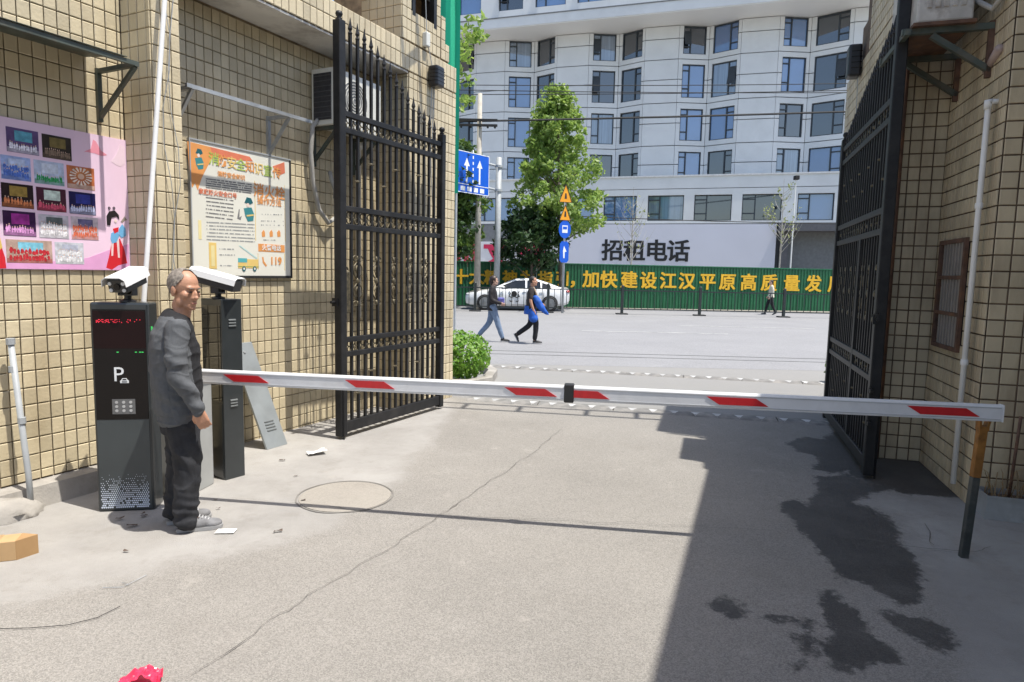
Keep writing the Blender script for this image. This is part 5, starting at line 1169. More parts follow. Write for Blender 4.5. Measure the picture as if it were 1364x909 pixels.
for z in (zat(sp0, 222), zat(sp0, 254)): 
    b = MB(); b.tube([sp0+Vector((0, 0, z)), er+Vector((0, 0, z+.08))], .05, 8); b.obj('bracket', M_GREYST, LS); b = MB(); b.lathe([(.16, -.05), (.16, .05)], sp0+Vector((0, 0, z)), 14); b.obj('clamp', M_GREYST, LS)
# warning and mandatory signs on one post
wp = gp(749, 414); wp = wp*((wp.y-1.9)/wp.y); WS = thing('traffic_sign_post', wp, 'grey post with two orange triangles and blue signs before the tree', 'sign')
zz = lambda y: zat(wp, y)
b = MB(); b.tube([wp, wp+Vector((0, 0, zz(252)))], .05, 10); b.obj('post', M_GREYST, WS, smooth=True)
Fw = frame((wp.x, wp.y-.07, 0), Vector((.93, .37, 0)).normalized(), Vector((.37, -.93, 0)).normalized())
for ya, yb in ((246, 270), (273, 294)):
    za, zb_ = zz(ya), zz(yb); w_ = (za-zb_)*.40
    b = MB(Fw); b.prism([(-w_, zb_), (w_, zb_), (0, za)], -.01, .012, 'Y'); t_ = b.obj('warning_triangle', mat('sign_orange', (.80, .33, .01), .4), WS)
    b = MB(Fw); b.prism([(-.05, zb_+.14), (.05, zb_+.14), (.03, zb_+.36), (-.03, zb_+.36)], .013, .016, 'Y'); b.obj('symbol', mat('sign_black', (.02, .02, .02), .5), t_)
    b = MB(Fw); [b.bar((p[0], .014, p[1]), (q[0], .014, q[1]), .02, .02) for p, q in (((-w_, zb_), (w_, zb_)), ((w_, zb_), (0, za)), ((0, za), (-w_, zb_)))]; b.obj('edge', MATS['sign_black'], t_)
M_SB = MATS['sign_blue']
za = zz(306); b = MB(Fw); b.prism([(.27*math.cos(k*.2618), za+.36*math.sin(k*.2618)) for k in range(24)], -.01, .014, 'Y'); c_ = b.obj('round_sign', M_SB, WS)
b = MB(Fw); b.prism([(-.12, za-.14), (.12, za-.14), (.12, za+.16), (-.12, za+.16)], .015, .018, 'Y'); bs = b.obj('bus_symbol', M_SW, c_); b = MB(Fw); b.box(-.09, .09, .0185, .021, za+.0, za+.11); b.obj('bus_window', M_SB, bs)
z0_, z1_ = zz(350), zz(322); b = MB(Fw); b.prism([(-.20, z0_+.1), (-.12, z0_), (.12, z0_), (.20, z0_+.1), (.20, z1_-.1), (.12, z1_), (-.12, z1_), (-.20, z1_-.1)], -.01, .014, 'Y'); c_ = b.obj('blue_plate', M_SB, WS)
b = MB(Fw); zc = (z0_+z1_)/2; b.prism([(-.04, zc-.25), (.02, zc-.25), (.02, zc), (.10, zc+.02), (-.02, zc+.25), (-.06, zc+.05)], .015, .018, 'Y'); b.obj('symbol', M_SW, c_)
# lamp post behind hoarding
lp = d36(1068); LP_ = thing('street_lamp', lp, 'slim white lamp post with small dark head before the porch', 'lamp')
b = MB(); b.tube([lp, lp+Vector((0, 0, zat(lp, 240)))], [.045, .03], 8); b.obj('post', M_WHITE, LP_); b = MB(); zl = zat(lp, 240); b.bbox(lp.x-.12, lp.x+.12, lp.y-.2, lp.y+.1, zl, zl+.22, .03); b.obj('lamp_head', M_DARK, LP_)
# speed bumps with white triangles
def bump_strip(A, B, label, wd=.30, hgt=.028):
    A, B = Vector(A), Vector(B); v = B-A; u = v.normalized(); n_ = Vector((-u.y, u.x, 0)); Fb = frame(A, u, n_); L_ = v.length
    S_ = thing('speed_bump', A, label, 'speed bump'); prof = [(-wd/2, .0), (-wd*.35, hgt*.7), (-wd*.12, hgt), (wd*.12, hgt), (wd*.35, hgt*.7), (wd/2, 0)]
    k = int(L_/.9)
    for i in range(k): b = MB(Fb); b.prism(prof, i*L_/k+.006, (i+1)*L_/k-.006, 'X'); b.obj('segment', mat('grey_rubber_segment', (.18, .175, .165), .8, var=.25, sc=8, dirt=(.30, .28, .25), dsc=4, damt=.7), S_)
    m = int(L_/.235)
    for i in range(m):
        x = (i+.5)*L_/m; b = MB(Fb); e = .0025
        b.add([(x-.055, wd*.02, hgt+e), (x+.055, wd*.02, hgt+e), (x+.028, -wd*.2, hgt*.9+e), (x, -wd*.43, hgt*.36+e), (x-.028, -wd*.2, hgt*.9+e)], [(0, 1, 2, 4), (4, 2, 3)]); b.obj('white_triangle', M_LINE, S_, noclean=True)
a0_, a1_ = gp(600, 487), gp(1150, 515); bump_strip((a0_.x+.35, a0_.y, 0), (a1_.x, a1_.y, 0), 'worn speed bump with white triangles where the yard meets the street')
bump_strip((-.55, 8.42, 0), (4.0, 7.33, 0), 'worn speed bump with white triangles along the gate line')
# manhole
mh = gp(460, 662); MH = thing('manhole_cover', (mh.x, mh.y, .004), 'round cement covered manhole lid in the yard pavement', 'manhole')
b = MB(); n = 40
for i in range(n):
    a0, a1 = 6.28318*i/n, 6.28318*(i+1)/n; j0, j1 = .012*noise.noise(Vector((math.cos(a0)*2, math.sin(a0)*2, 0))), .012*noise.noise(Vector((math.cos(a1)*2, math.sin(a1)*2, 0)))
    b.sheet([(mh.x+(.335+j0)*math.cos(a0), mh.y+(.335+j0)*math.sin(a0), .0095), (mh.x+(.335+j1)*math.cos(a1), mh.y+(.335+j1)*math.sin(a1), .0095), (mh.x+(.347+j1)*math.cos(a1), mh.y+(.347+j1)*math.sin(a1), .0095), (mh.x+(.347+j0)*math.cos(a0), mh.y+(.347+j0)*math.sin(a0), .0095)])
b.obj('joint', mat('faint_joint', (.20, .188, .17), .9), MH)
b = MB(); b.lathe([(.325, 0), (.325, .004), (.31, .006)], (mh.x, mh.y, .0045), 40); b.obj('lid', M_SLAB, MH)
# litter and small things
cb = gp(0, 745); CBx = thing('cardboard_box', gp(22, 747), 'small brown cardboard box lying on the cement by the left wall', 'box')
FB = frame(gp(22, 747.5), Vector((.93, .36, 0)), Vector((-.36, .93, 0)))
b = MB(FB); b.bbox(-.20, 0.0, 0, .12, .004, .115, .004); b.obj('carton', M_CARD, CBx); 
b = MB(FB); b.prism([(.0, .0), (.085, .075), (.0, .122)], .004, .114); b.obj('flap_side', mat('dark_cardboard', (.36, .22, .10), .85), CBx)
b = MB(FB); b.box(-.12, -.085, -.0015, .1215, .1152, .1165); b.obj('tape', mat('tape', (.40, .27, .14), .3), CBx)
def scrap(name, px_, py_, w_, h_, rot, m, label, cat, z=.012, bend=.01, n=5):
    p = gp(px_, py_); F_ = rotz((p.x, p.y, z), rad(rot)); b = MB(F_)
    for i in range(n+1):
        for j in range(n+1):
            u, v = (i/n-.5)*w_, (j/n-.5)*h_; b.v.append(F_ @ Vector((u, v, bend*(abs(noise.noise(Vector((u*9+px_, v*9, 1))))+.5*abs(noise.noise(Vector((u*31+px_, v*31, 4))))))))
    for i in range(n):
        for j in range(n): b.f.append([i*(n+1)+j, (i+1)*(n+1)+j, (i+1)*(n+1)+j+1, i*(n+1)+j+1]); b.mi.append(0)
    return tag(b.obj(name, m, noclean=True), label, cat)
scrap('paper_scrap', 301, 710, .115, .07, 5, M_PAPER, 'white paper slip on the ground at the toe of the man\'s shoe', 'paper', bend=.004)
scrap('paper_scrap', 422, 606, .16, .10, 30, M_PAPER, 'crumpled whitish paper on the cement near the left gate leaf', 'paper', bend=.05)
scrap('paper_scrap', 131, 622, .07, .05, 70, mat('yellow_paper', (.62, .56, .25), .8), 'pale yellow scrap on the wall footing behind the kiosk', 'paper', z=.17, bend=.03)
MBAG = mat('crimson_plastic', (.72, .04, .10), .35, var=.1)
bag = scrap('plastic_bag', 187, 917, .15, .11, 20, MBAG, 'crumpled red plastic bag lying on the asphalt', 'bag', z=.01, bend=.10, n=18)
for i, (x, y, l, a) in enumerate([(160, 694, .05, 10), (176, 703, .06, 25), (192, 690, .045, 70), (287, 668, .03, 0), (291, 680, .025, 20), (372, 710, .04, 15), (366, 711, .025, 80), (168, 737, .03, 0), (376, 615, .05, 5), (250, 662, .03, 40), (394, 636, .03, 10), (404, 669, .03, 10), (190, 687, .03, 50)]):
    o = scrap('leaf_litter', x, y, l, l*.45, a, mat('dry_leaf', (.09, .065, .05), .9, var=.3), 'tiny dry leaf lying on the sunlit cement', 'leaf', bend=.03); o['group'] = 'dry leaves on the cement'
b = MB(); b.tube([gp(x, y)+Vector((0, 0, .012)) for x, y in ((0, 841), (40, 840), (90, 836), (130, 826), (160, 811))], .0016, 5); tag(b.obj('ground_wire', M_DARK), 'thin black wire curving over the asphalt', 'wire')
b = MB(); b.tube([gp(x, y)+Vector((0, 0, .012)) for x, y in ((137, 786), (165, 785), (170, 781), (163, 779), (168, 783), (195, 769))], .0016, 5); tag(b.obj('ground_wire', MATS['galvanised_steel']), 'short knotted wire end lying on the cement', 'wire')

# ================================================================== PEOPLE
def etube(mb, pts, n=14):
    """pts: (centre, half-size a, half-size b, a-direction) rings joined into a closed elliptical tube with rounded ends"""
    V = []; F = []
    C_ = [Vector(p[0]) for p in pts]
    for i, p in enumerate(pts):
        t = (C_[min(i+1, len(C_)-1)]-C_[max(i-1, 0)]).normalized(); a = Vector(p[3]); a = (a-t*a.dot(t)).normalized(); b = t.cross(a)
        V += [C_[i]+a*(p[1]*math.cos(6.28318*k/n))+b*(p[2]*math.sin(6.28318*k/n)) for k in range(n)]
    for i in range(len(pts)-1):
        for k in range(n): F.append((i*n+k, i*n+(k+1) % n, (i+1)*n+(k+1) % n, (i+1)*n+k))
    F.append(tuple(range(n))[::-1]); F.append(tuple((len(pts)-1)*n+k for k in range(n)))
    mb.add(V, F)
def limb(mb, pts, n=12, sub=4):
    """pts: (centre, radius); smooth interpolation"""
    P = [Vector(p[0]) for p in pts]; R_ = [p[1] for p in pts]; out = []
    for i in range(len(P)-1):
        p0, p1, p2, p3 = P[max(i-1, 0)], P[i], P[i+1], P[min(i+2, len(P)-1)]
        for j in range(sub):
            t = j/sub; q = .5*((2*p1)+(p2-p0)*t+(2*p0-5*p1+4*p2-p3)*t*t+(3*p1-p0-3*p2+p3)*t**3); out.append((q, R_[i]*(1-t)+R_[i+1]*t))
    out.append((P[-1], R_[-1])); mb.tube([q for q, _ in out], [r for _, r in out], n)
    mb.ell(out[0][0], (out[0][1],)*3, n, 8); mb.ell(out[-1][0], (out[-1][1],)*3, n, 8)
def fuse(mb, name, mats, parent, voxel, smooth=4, fold=None, pick=None):
    me = bpy.data.meshes.new(name); me.from_pydata([p[:] for p in mb.v], [], mb.f)
    bm = bmesh.new(); bm.from_mesh(me); bmesh.ops.recalc_face_normals(bm, faces=bm.faces); bm.to_mesh(me); bm.free()
    o = bpy.data.objects.new(name, me); COL.objects.link(o)
    r = o.modifiers.new('r', 'REMESH'); r.mode = 'VOXEL'; r.voxel_size = voxel
    if smooth: s_ = o.modifiers.new('s', 'SMOOTH'); s_.iterations = smooth; s_.factor = .5
    dg = bpy.context.evaluated_depsgraph_get(); m2 = bpy.data.meshes.new_from_object(o.evaluated_get(dg)); o.modifiers.clear(); o.data = m2; m2.name = name
    bpy.data.meshes.remove(me)
    if fold:
        nn = [v.normal.copy() for v in m2.vertices]
        for v, n in zip(m2.vertices, nn): v.co += n*fold(v.co)
    m2.materials.clear()
    for m in mats: m2.materials.append(m)
    if pick:
        for p in m2.polygons: p.material_index = pick(p.center)
    m2.shade_smooth(); o.parent = parent; ORG[o.name] = Vector(); return o
SKIN = mat('tanned_skin', (.46, .24, .15), .5, var=.12, sc=18, bump=.15, bsc=120)
SKIN2 = mat('fair_skin', (.55, .34, .25), .5, var=.08, sc=18)
def head_blob(mb, M, k=1.0):
    def e(c, r, n=14, m=10): mb.ell(M @ Vector([q*k for q in c]), [q*k for q in r], n, m, M.to_3x3())
    e((-.012, 0, .028), (.096, .076, .088), 20, 14); e((.016, 0, -.03), (.074, .064, .085), 18, 12); e((.040, 0, -.088), (.042, .046, .032))      # skull, face, jaw
    e((.072, 0, .018), (.018, .052, .016)); e((.088, 0, -.022), (.016, .011, .026)); e((.097, 0, -.038), (.017, .015, .012)); e((.084, .014, -.042), (.012, .009, .009)); e((.084, -.014, -.042), (.012, .009, .009))  # brow, nose
    for sy in (-1, 1):
        e((.052, sy*.045, -.028), (.026, .022, .026)); e((-.008, sy*.079, -.012), (.020, .009, .034)); e((.02, sy*.052, -.072), (.03, .016, .03))
    e((.080, 0, -.068), (.014, .024, .0065)); e((.077, 0, -.079), (.013, .022, .007)); e((.070, 0, -.104), (.020, .024, .014))
    e((-.02, 0, -.10), (.055, .052, .06))
def face_parts(par, M, brow, eyes, lips, k=1.0):
    for sy in (-1, 1):
        b = MB(M); b.ell((.0835*k, sy*.031*k, -.006*k), (.006*k, .0125*k, .0055*k), 10, 8); b.obj('eye', eyes, par, smooth=True)
        b = MB(M); b.ell((.088*k, sy*.033*k, .016*k), (.006*k, .017*k, .0032*k), 10, 8); b.obj('eyebrow', brow, par, smooth=True)
    b = MB(M); b.ell((.0865*k, 0, -.0735*k), (.008*k, .020*k, .0045*k), 10, 8); b.obj('lips', lips, par, smooth=True)
def hair_shell(par, M, m, cond, r=(.100, .081, .093), c=(-.014, 0, .03), thick=.004, nz_=.003):
    bm = bmesh.new(); bmesh.ops.create_icosphere(bm, subdivisions=5, radius=1)
    for v in bm.verts: v.co = Vector((c[0]+v.co.x*r[0], c[1]+v.co.y*r[1], c[2]+v.co.z*r[2]))
    for v in bm.verts: v.co += (v.co-Vector(c)).normalized()*nz_*noise.noise(v.co*55)
    dele = [v for v in bm.verts if not cond(v.co)]; bmesh.ops.delete(bm, geom=dele, context='VERTS')
    mb = MB(M); mb.bm(bm); return mb.obj('hair', m, par, smooth=True, noclean=True)
def hand(mb, W, Dd, Pn, k=1.0, curl=.6, side=1):
    """W wrist, Dd finger direction, Pn palm normal (towards which fingers curl)"""
    W, Dd, Pn = Vector(W), Vector(Dd).normalized(), Vector(Pn); Pn = (Pn-Dd*Pn.dot(Dd)).normalized(); S_ = Dd.cross(Pn)*side
    for f in (-1, -.33, .33, 1): mb.tube([W+S_*(f*.016*k), W+Dd*.05*k+S_*(f*.024*k), W+Dd*.088*k+S_*(f*.030*k)], [.017*k, .016*k, .0125*k], 8)
    for f, l in ((-1, .062), (-.33, .074), (.33, .080), (1, .070)):
        b0 = W+Dd*.086*k+S_*(f*.031*k); p = b0; ang = 0; pts = [p]
        for j, sl_ in enumerate((.42, .33, .25)): ang += curl*(.7 if j == 0 else 1.0); p = p+(Dd*math.cos(ang)+Pn*math.sin(ang))*(l*sl_*k); pts.append(p)
        mb.tube(pts, [.0098*k, .0092*k, .0085*k, .0068*k], 8); mb.ell(pts[-1], (.0068*k,)*3, 8, 6)
    t0 = W+Dd*.022*k+S_*.026*k; t1 = t0+(Dd*.75+S_*.55+Pn*.35).normalized()*.040*k; t2 = t1+(Dd*.9+S_*.05+Pn*.5).normalized()*.032*k
    mb.tube([t0, t1, t2], [.0135*k, .0105*k, .008*k], 8); mb.ell(t2, (.008*k,)*3, 8, 6)

# ---- the standing man
mp = gp(247, 704); MAN = local_thing('person', (mp.x+.015, mp.y+.04, .006), rad(30), 'man in grey and black sweater, dark trousers and grey sneakers standing by the kiosk', 'person')
HM = Matrix.Translation((.005, -.01, 1.498)) @ Matrix.Rotation(rad(-50), 4, 'Z') @ Matrix.Rotation(rad(7), 4, 'Y') @ Matrix.Diagonal((1.03, 1.03, 1.03, 1))
MAN.scale = (.95, .95, 1.0)
# body underneath, one continuous mesh
b = MB(); head_blob(b, HM)
limb(b, [((-.035, 0, 1.28), .066), ((-.015, -.003, 1.36), .056), ((-.002, -.006, 1.42), .055)], 14)
X = (1, 0, 0)
etube(b, [((-.03, 0, .74), .10, .13, X), ((-.045, 0, .90), .12, .14, X), ((-.05, 0, 1.1), .12, .15, X), ((-.05, 0, 1.22), .10, .15, X), ((-.04, 0, 1.31), .07, .10, X)])
arms = {-1: [(-.050, -.185, 1.265), (-.062, -.235, 1.02), (.045, -.232, .785)], 1: [(-.045, .185, 1.265), (-.07, .235, 1.02), (.02, .225, .775)]}
for sy in (-1, 1):
    a = arms[sy]; limb(b, [(a[0], .05), (a[1], .042), (a[2], .030)])
    d_ = Vector((.35, 0, -1)).normalized(); hand(b, Vector(a[2])+d_*.0, d_, Vector((.25, -sy*1.0, 0)), 1.0, .62, side=sy)
    dx = -.038 if sy > 0 else 0; limb(b, [((-.03+dx*.3, sy*.085, .78), .075), ((-.012+dx, sy*.09, .44), .055), ((-.03+dx, sy*.095, .10), .04), ((.02+dx, sy*.095, .06), .033)])
body = fuse(b, 'body', [SKIN], MAN, .0052, 3)
face_parts(body, HM, mat('grey_brow', (.12, .10, .09), .8), mat('dark_eye', (.025, .015, .012), .15), mat('lip', (.36, .13, .10), .5))
hair_shell(body, HM, mat('grey_stubble_hair', (.23, .20, .17), .85, var=.35, sc=60, bump=.6, bsc=300), lambda v: v.x < .048-.03*(abs(v.y) < .045)+.01*noise.noise(v*60) and v.z > -.050+max(0, (v.x+.035))*1.5, nz_=.005, r=(.1015, .0815, .0935))
# sweater
b = MB()
etube(b, [((-.045, 0, .685), 0.119, 0.157, X), ((-.048, 0, .70), 0.132, 0.169, X), ((-.05, 0, .78), 0.147, 0.177, X), ((-.055, 0, .90), 0.153, 0.179, X), ((-.06, 0, 1.02), 0.151, 0.180, X), ((-.066, 0, 1.13), 0.147, 0.185, X), ((-.066, 0, 1.22), 0.135, 0.180, X), ((-.055, 0, 1.285), 0.110, 0.147, X), ((-.042, 0, 1.325), 0.084, 0.100, X), ((-.032, 0, 1.352), 0.065, 0.070, X)], 24)
for sy in (-1, 1):
    a = [Vector(q) for q in arms[sy]]
    limb(b, [(a[0]+Vector((.0, -sy*.022, .0)), .076), (a[0].lerp(a[1], .45)+Vector((-.008, 0, 0)), .066), (a[1], .058), (a[1].lerp(a[2], .6), .051), (a[2]+Vector((-.004, 0, .02)), .046), (a[2]+Vector((.002, 0, -.005)), .039)], 16)
def fold(c):
    f = 0
    armz = abs(c.y) > .165
    if armz: f += .0065*math.sin(c.z*62+c.x*28+3*noise.noise(c*7))*max(0, 1-abs(c.z-.98)/.30)
    if armz: f += .007*(1-abs(noise.noise(Vector((c.x*9+c.z*6, c.y*4, c.z*17)))*2.2))**3*.6
    else: f += .006*max(0, 1-abs(noise.noise(Vector((c.x*7-c.z*5, c.y*6, c.z*8+3)))*3.0))**2
    f += .010*noise.noise(Vector((c.x*5, c.y*5, c.z*9)))+.005*noise.noise(Vector((c.x*14, c.y*10, c.z*22)))
    f += .005*math.sin(c.z*30+c.x*45+4*noise.noise(c*4))*max(0, 1-abs(c.z-.86)/.20)*(0 if armz else 1)
    if .70 < c.z < .735 and not armz: f -= .006
    return f
GRYK = mat('grey_knit', (.092, .098, .106), .92, var=.12, sc=30, bump=.35, bsc=260); BLKK = mat('black_knit', (.012, .012, .014), .9, var=.2, sc=30, bump=.3, bsc=260)
def swpick(c):
    if c.z > 1.335: return 1
    if abs(c.y) < .15 and c.x > .012+.10*max(0, 1.08-c.z)*.3: return 1
    if c.z > 1.10 and c.x > -.055+(1.30-c.z)*.45 and abs(c.y) < .20-.25*max(0, 1.22-c.z): return 1
    return 0
fuse(b, 'sweater', [GRYK, BLKK], MAN, .0055, 8, fold, swpick)
# trousers
b = MB(); etube(b, [((-.045, 0, .62), .118, .160, X), ((-.045, 0, .70), .115, .150, X), ((-.045, 0, .80), .105, .14, X)], 20)
limb(b, [((-.040, -.075, .66), .098), ((-.012, -.09, .45), .083), ((-.025, -.095, .26), .075), ((-.03, -.095, .13), .074), ((-.028, -.095, .075), .078)], 16)
limb(b, [((-.05, .075, .66), .098), ((-.045, .09, .45), .086), ((-.068, .095, .26), .078), ((-.078, .095, .13), .075), ((-.078, .095, .085), .078)], 16)
def foldt(c):
    f = .010*noise.noise(Vector((c.x*6, c.y*6, c.z*5)))+.005*noise.noise(c*16)
    f += .008*math.sin(c.z*85+c.x*35+5*noise.noise(c*5))*max(0, 1-c.z/.30)
    f += .007*max(0, 1-abs(noise.noise(Vector((c.x*8+c.z*5, c.y*6, c.z*7+9)))*3.0))**2
    f += .005*math.sin(c.z*48+c.x*60)*max(0, 1-abs(c.z-.46)/.12)
    if c.y*0+c.x > .02 and .3 < c.z < .62: f += .002
    return f
fuse(b, 'trousers', [mat('dark_denim', (.016, .017, .021), .85, var=.35, sc=9, bump=.3, bsc=300, dirt=(.06, .062, .066), dsc=7, damt=.45)], MAN, .006, 6, foldt)
SHOE = mat('grey_suede', (.19, .19, .195), .85, var=.2, sc=20, bump=.3, bsc=120); SOLE = mat('pale_sole', (.30, .30, .30), .8, var=.2)
def shoe(par, x, y, ang, m, k=1.0, z=0.0, pitch=0.0):
    M = Matrix.Translation((x, y, z)) @ Matrix.Rotation(ang, 4, 'Z') @ Matrix.Rotation(pitch, 4, 'Y') @ Matrix.Diagonal((k, k, k, 1))
    b = MB(M); b.ell((-.03, 0, .055), (.062, .038, .055), 14, 10); b.ell((.05, 0, .042), (.085, .044, .040), 14, 10); b.ell((.12, .004, .032), (.065, .045, .030), 14, 10); b.ell((-.025, 0, .085), (.05, .040, .045), 12, 8)
    s_ = fuse(b, 'shoe', [m], par, .006*k, 3)
    b = MB(M); prof = [(-.09, -.03), (-.095, 0), (-.09, .03), (-.03, .036), (.05, .042), (.12, .047), (.17, .036), (.188, .005), (.175, -.030), (.12, -.043), (.05, -.040), (-.03, -.036)]; b.prism(prof, .0, .022); b.obj('sole', SOLE, s_)
    if k > .9:
        for i in range(4): b = MB(M); b.tube([(.045+i*.018, -.026, .086-i*.007), (.05+i*.018, 0, .094-i*.008), (.045+i*.018, .026, .086-i*.007)], .0035, 5); b.obj('lace', mat('pale_lace', (.42, .42, .42), .8), s_)
shoe(MAN, .0, -.095, rad(-9), SHOE); shoe(MAN, -.05, .095, rad(2), SHOE)

# ---- pedestrians
def walker(loc, rz, H, label, skin, hairm, top, bot, shoem, stride, armp, long_hair=False, coat_len=.50, extra=None, seed=0):
    k = H/1.70; W_ = local_thing('person', loc, rz, label, 'person')
    hm = Matrix.Translation((.03*k, 0, 1.565*k)) @ Matrix.Diagonal((k, k, k, 1)); V3 = lambda x, y, z: Vector((x*k, y*k, z*k))
    b = MB(); head_blob(b, hm); limb(b, [(V3(-.0, 0, 1.36), .055*k), (V3(.015, 0, 1.48), .052*k)])
    etube(b, [(V3(0, 0, .85), .09*k, .12*k, X), (V3(0, 0, 1.1), .09*k, .12*k, X), (V3(0, 0, 1.32), .08*k, .13*k, X), (V3(0, 0, 1.40), .06*k, .08*k, X)])
    for sy in (-1, 1):
        a = [V3(*q) for q in armp[sy]]; limb(b, [(a[0], .045*k), (a[1], .038*k), (a[2], .028*k)])
        d_ = (a[2]-a[1]).normalized(); hand(b, a[2], d_, Vector((.3, -sy, .1)), k, .5, side=sy)
        l = [V3(*q) for q in stride[sy][:3]]; limb(b, [(l[0], .08*k), (l[1], .055*k), (l[2], .038*k)])
    bd = fuse(b, 'body', [skin], W_, .009, 2)
    face_parts(bd, hm, hairm, mat('dark_eye', (.025, .015, .012), .15), mat('lip', (.36, .13, .10)))
    if long_hair:
        hair_shell(bd, hm, hairm, lambda v: v.x < .045 or v.z > .075, r=(.108, .09, .10)); b = MB(hm); b.ell((-.085, 0, -.01), (.045, .05, .055), 12, 8); b.ell((-.06, 0, -.07), (.05, .06, .06), 12, 8); b.obj('hair_bun', hairm, bd, smooth=True)
    else: hair_shell(bd, hm, hairm, lambda v: (v.x < .02 or v.z > .085) and v.z > -.05+max(0, v.x+.03)*.9)
    b = MB(); w_ = coat_len
    etube(b, [(V3(-.01, 0, 1.36-w_), .135*k, .175*k, X), (V3(-.01, 0, 1.38-w_*.75), .13*k, .175*k, X), (V3(0, 0, 1.12), .125*k, .175*k, X), (V3(-.005, 0, 1.27), .115*k, .175*k, X), (V3(-.0, 0, 1.36), .085*k, .13*k, X), (V3(.005, 0, 1.43), .06*k, .065*k, X)], 18)
    for sy in (-1, 1):
        a = [V3(*q) for q in armp[sy]]
        if top[1] == 'long': limb(b, [(a[0], .072*k), (a[1], .060*k), (a[2], .046*k)])
        else: limb(b, [(a[0], .072*k), (a[0].lerp(a[1], .75), .062*k)])
    fuse(b, 'top', [top[0]], W_, .011, 3, lambda c: .010*noise.noise(c*7)+.004*noise.noise(c*18))
    b = MB(); etube(b, [(V3(-.01, 0, .80), .11*k, .15*k, X), (V3(-.01, 0, .96), .115*k, .155*k, X)], 16)
    for sy in (-1, 1):
        l = [V3(*q) for q in stride[sy][:3]]; limb(b, [(l[0], .105*k), (l[1], .075*k), (l[2]+(l[1]-l[2]).normalized()*.03, .058*k)], 12)
    fuse(b, 'trousers', [bot], W_, .011, 3, lambda c: .008*noise.noise(c*8))
    for sy in (-1, 1):
        an = V3(*stride[sy][2]); pt = stride[sy][3]; M0 = Matrix.Rotation(rad(pt), 3, 'Y'); off = M0 @ Vector((-.03*k, 0, .085*k)); shoe(W_, an.x-off.x*1, an.y, 0, shoem, .88*k, max(0, an.z-off.z), rad(pt))
    if extra: extra(W_, k, V3)
    return W_
BLKC = mat('black_jacket', (.016, .013, .014), .75, var=.2, sc=20); BRNT = mat('dark_brown_tee', (.028, .022, .02), .85, var=.2); JEAN = mat('faded_blue_jeans', (.16, .22, .32), .85, var=.2, sc=12); BLKT = mat('black_trousers', (.013, .013, .016), .85, var=.2); BSHO = mat('black_shoe', (.015, .015, .016), .5)
def wbag(W_, k, V3):
    b = MB(); b.bbox(.12*k, .30*k, -.20*k, -.08*k, .98*k, 1.14*k, .03); b.obj('pouch', mat('purple_blue_cloth', (.10, .10, .32), .7, var=.3, sc=20), W_)
q = gp(658, 455.5)
walker((q.x-.05, q.y, .006), rad(3), 1.56, 'woman in black jacket and blue jeans walking along the street', SKIN2, mat('dark_brown_hair', (.03, .016, .012), .5, var=.3, sc=40), (BLKC, 'long'), JEAN, BSHO,
    {-1: [(0, -.085, .92), (.13, -.09, .50), (.27, -.08, .10), 2], 1: [(0, .085, .92), (-.07, .09, .50), (-.33, .08, .17), 30]},
    {-1: [(-.01, -.18, 1.36), (-.04, -.23, 1.10), (.19, -.20, 1.0)], 1: [(0, .18, 1.36), (.0, .22, 1.10), (.20, .14, 1.02)]}, long_hair=True, coat_len=.56, extra=wbag)
def blueapron(W_, k, V3):
    m = mat('bright_blue_cloth', (.01, .09, .42), .7, var=.3, sc=10)
    b = MB(); limb(b, [(V3(.10, -.16, 1.14), .075), (V3(.20, -.17, .98), .085), (V3(.34, -.15, .82), .055), (V3(.42, -.14, .76), .025)]); fuse(b, 'blue_bundle', [m], W_, .012, 2, lambda c: .015*noise.noise(c*9))
    b = MB(); limb(b, [(V3(.02, -.20, .80), .09), (V3(.06, -.20, .66), .11)]); fuse(b, 'blue_bag', [m], W_, .012, 2, lambda c: .012*noise.noise(c*9))
    b = MB(); etube(b, [(V3(-.06, 0, .74), .13*k, .16*k, X), (V3(-.06, 0, .95), .11*k, .17*k, X)], 14); fuse(b, 'apron', [m], W_, .012, 2, lambda c: .012*noise.noise(c*8))
    b = MB(); b.tube([V3(-.07, -.10, 1.36), V3(.05, -.135, 1.40), V3(.12, -.15, 1.25), V3(.13, -.16, 1.12)], .022, 8); b.obj('strap', mat('tan_strap', (.36, .28, .2), .7), W_)
q = gp(705, 458)
walker((q.x+.03, q.y, .006), rad(-2), 1.57, 'man in dark tee with bright blue bundle and black trousers walking', SKIN, mat('short_black_hair', (.018, .014, .012), .6, var=.3, sc=40), (BRNT, 'short'), BLKT, BSHO,
    {-1: [(0, -.085, .92), (.12, -.09, .50), (.10, -.08, .10), 0], 1: [(0, .085, .92), (-.02, .09, .50), (-.34, .08, .22), 62]},
    {-1: [(-.01, -.20, 1.36), (-.02, -.27, 1.09), (.06, -.27, .84)], 1: [(0, .20, 1.36), (.02, .24, 1.10), (.22, .18, 1.0)]}, coat_len=.52, extra=blueapron)
q = d36(1044, 29.2)
walker((q.x, q.y, .0), rad(165), 1.55, 'distant person in white top and dark trousers beyond the railing', SKIN2, mat('short_black_hair', (.018, .014, .012)), (mat('cream_shirt', (.62, .58, .48), .8), 'long'), BLKT, BSHO,
    {-1: [(0, -.085, .92), (.13, -.09, .50), (.22, -.08, .10), 0], 1: [(0, .085, .92), (-.07, .09, .50), (-.22, .08, .14), 25]},
    {-1: [(-.01, -.18, 1.36), (-.04, -.23, 1.10), (.10, -.22, .9)], 1: [(0, .18, 1.36), (-.05, .22, 1.10), (.06, .2, .88)]}, coat_len=.52)

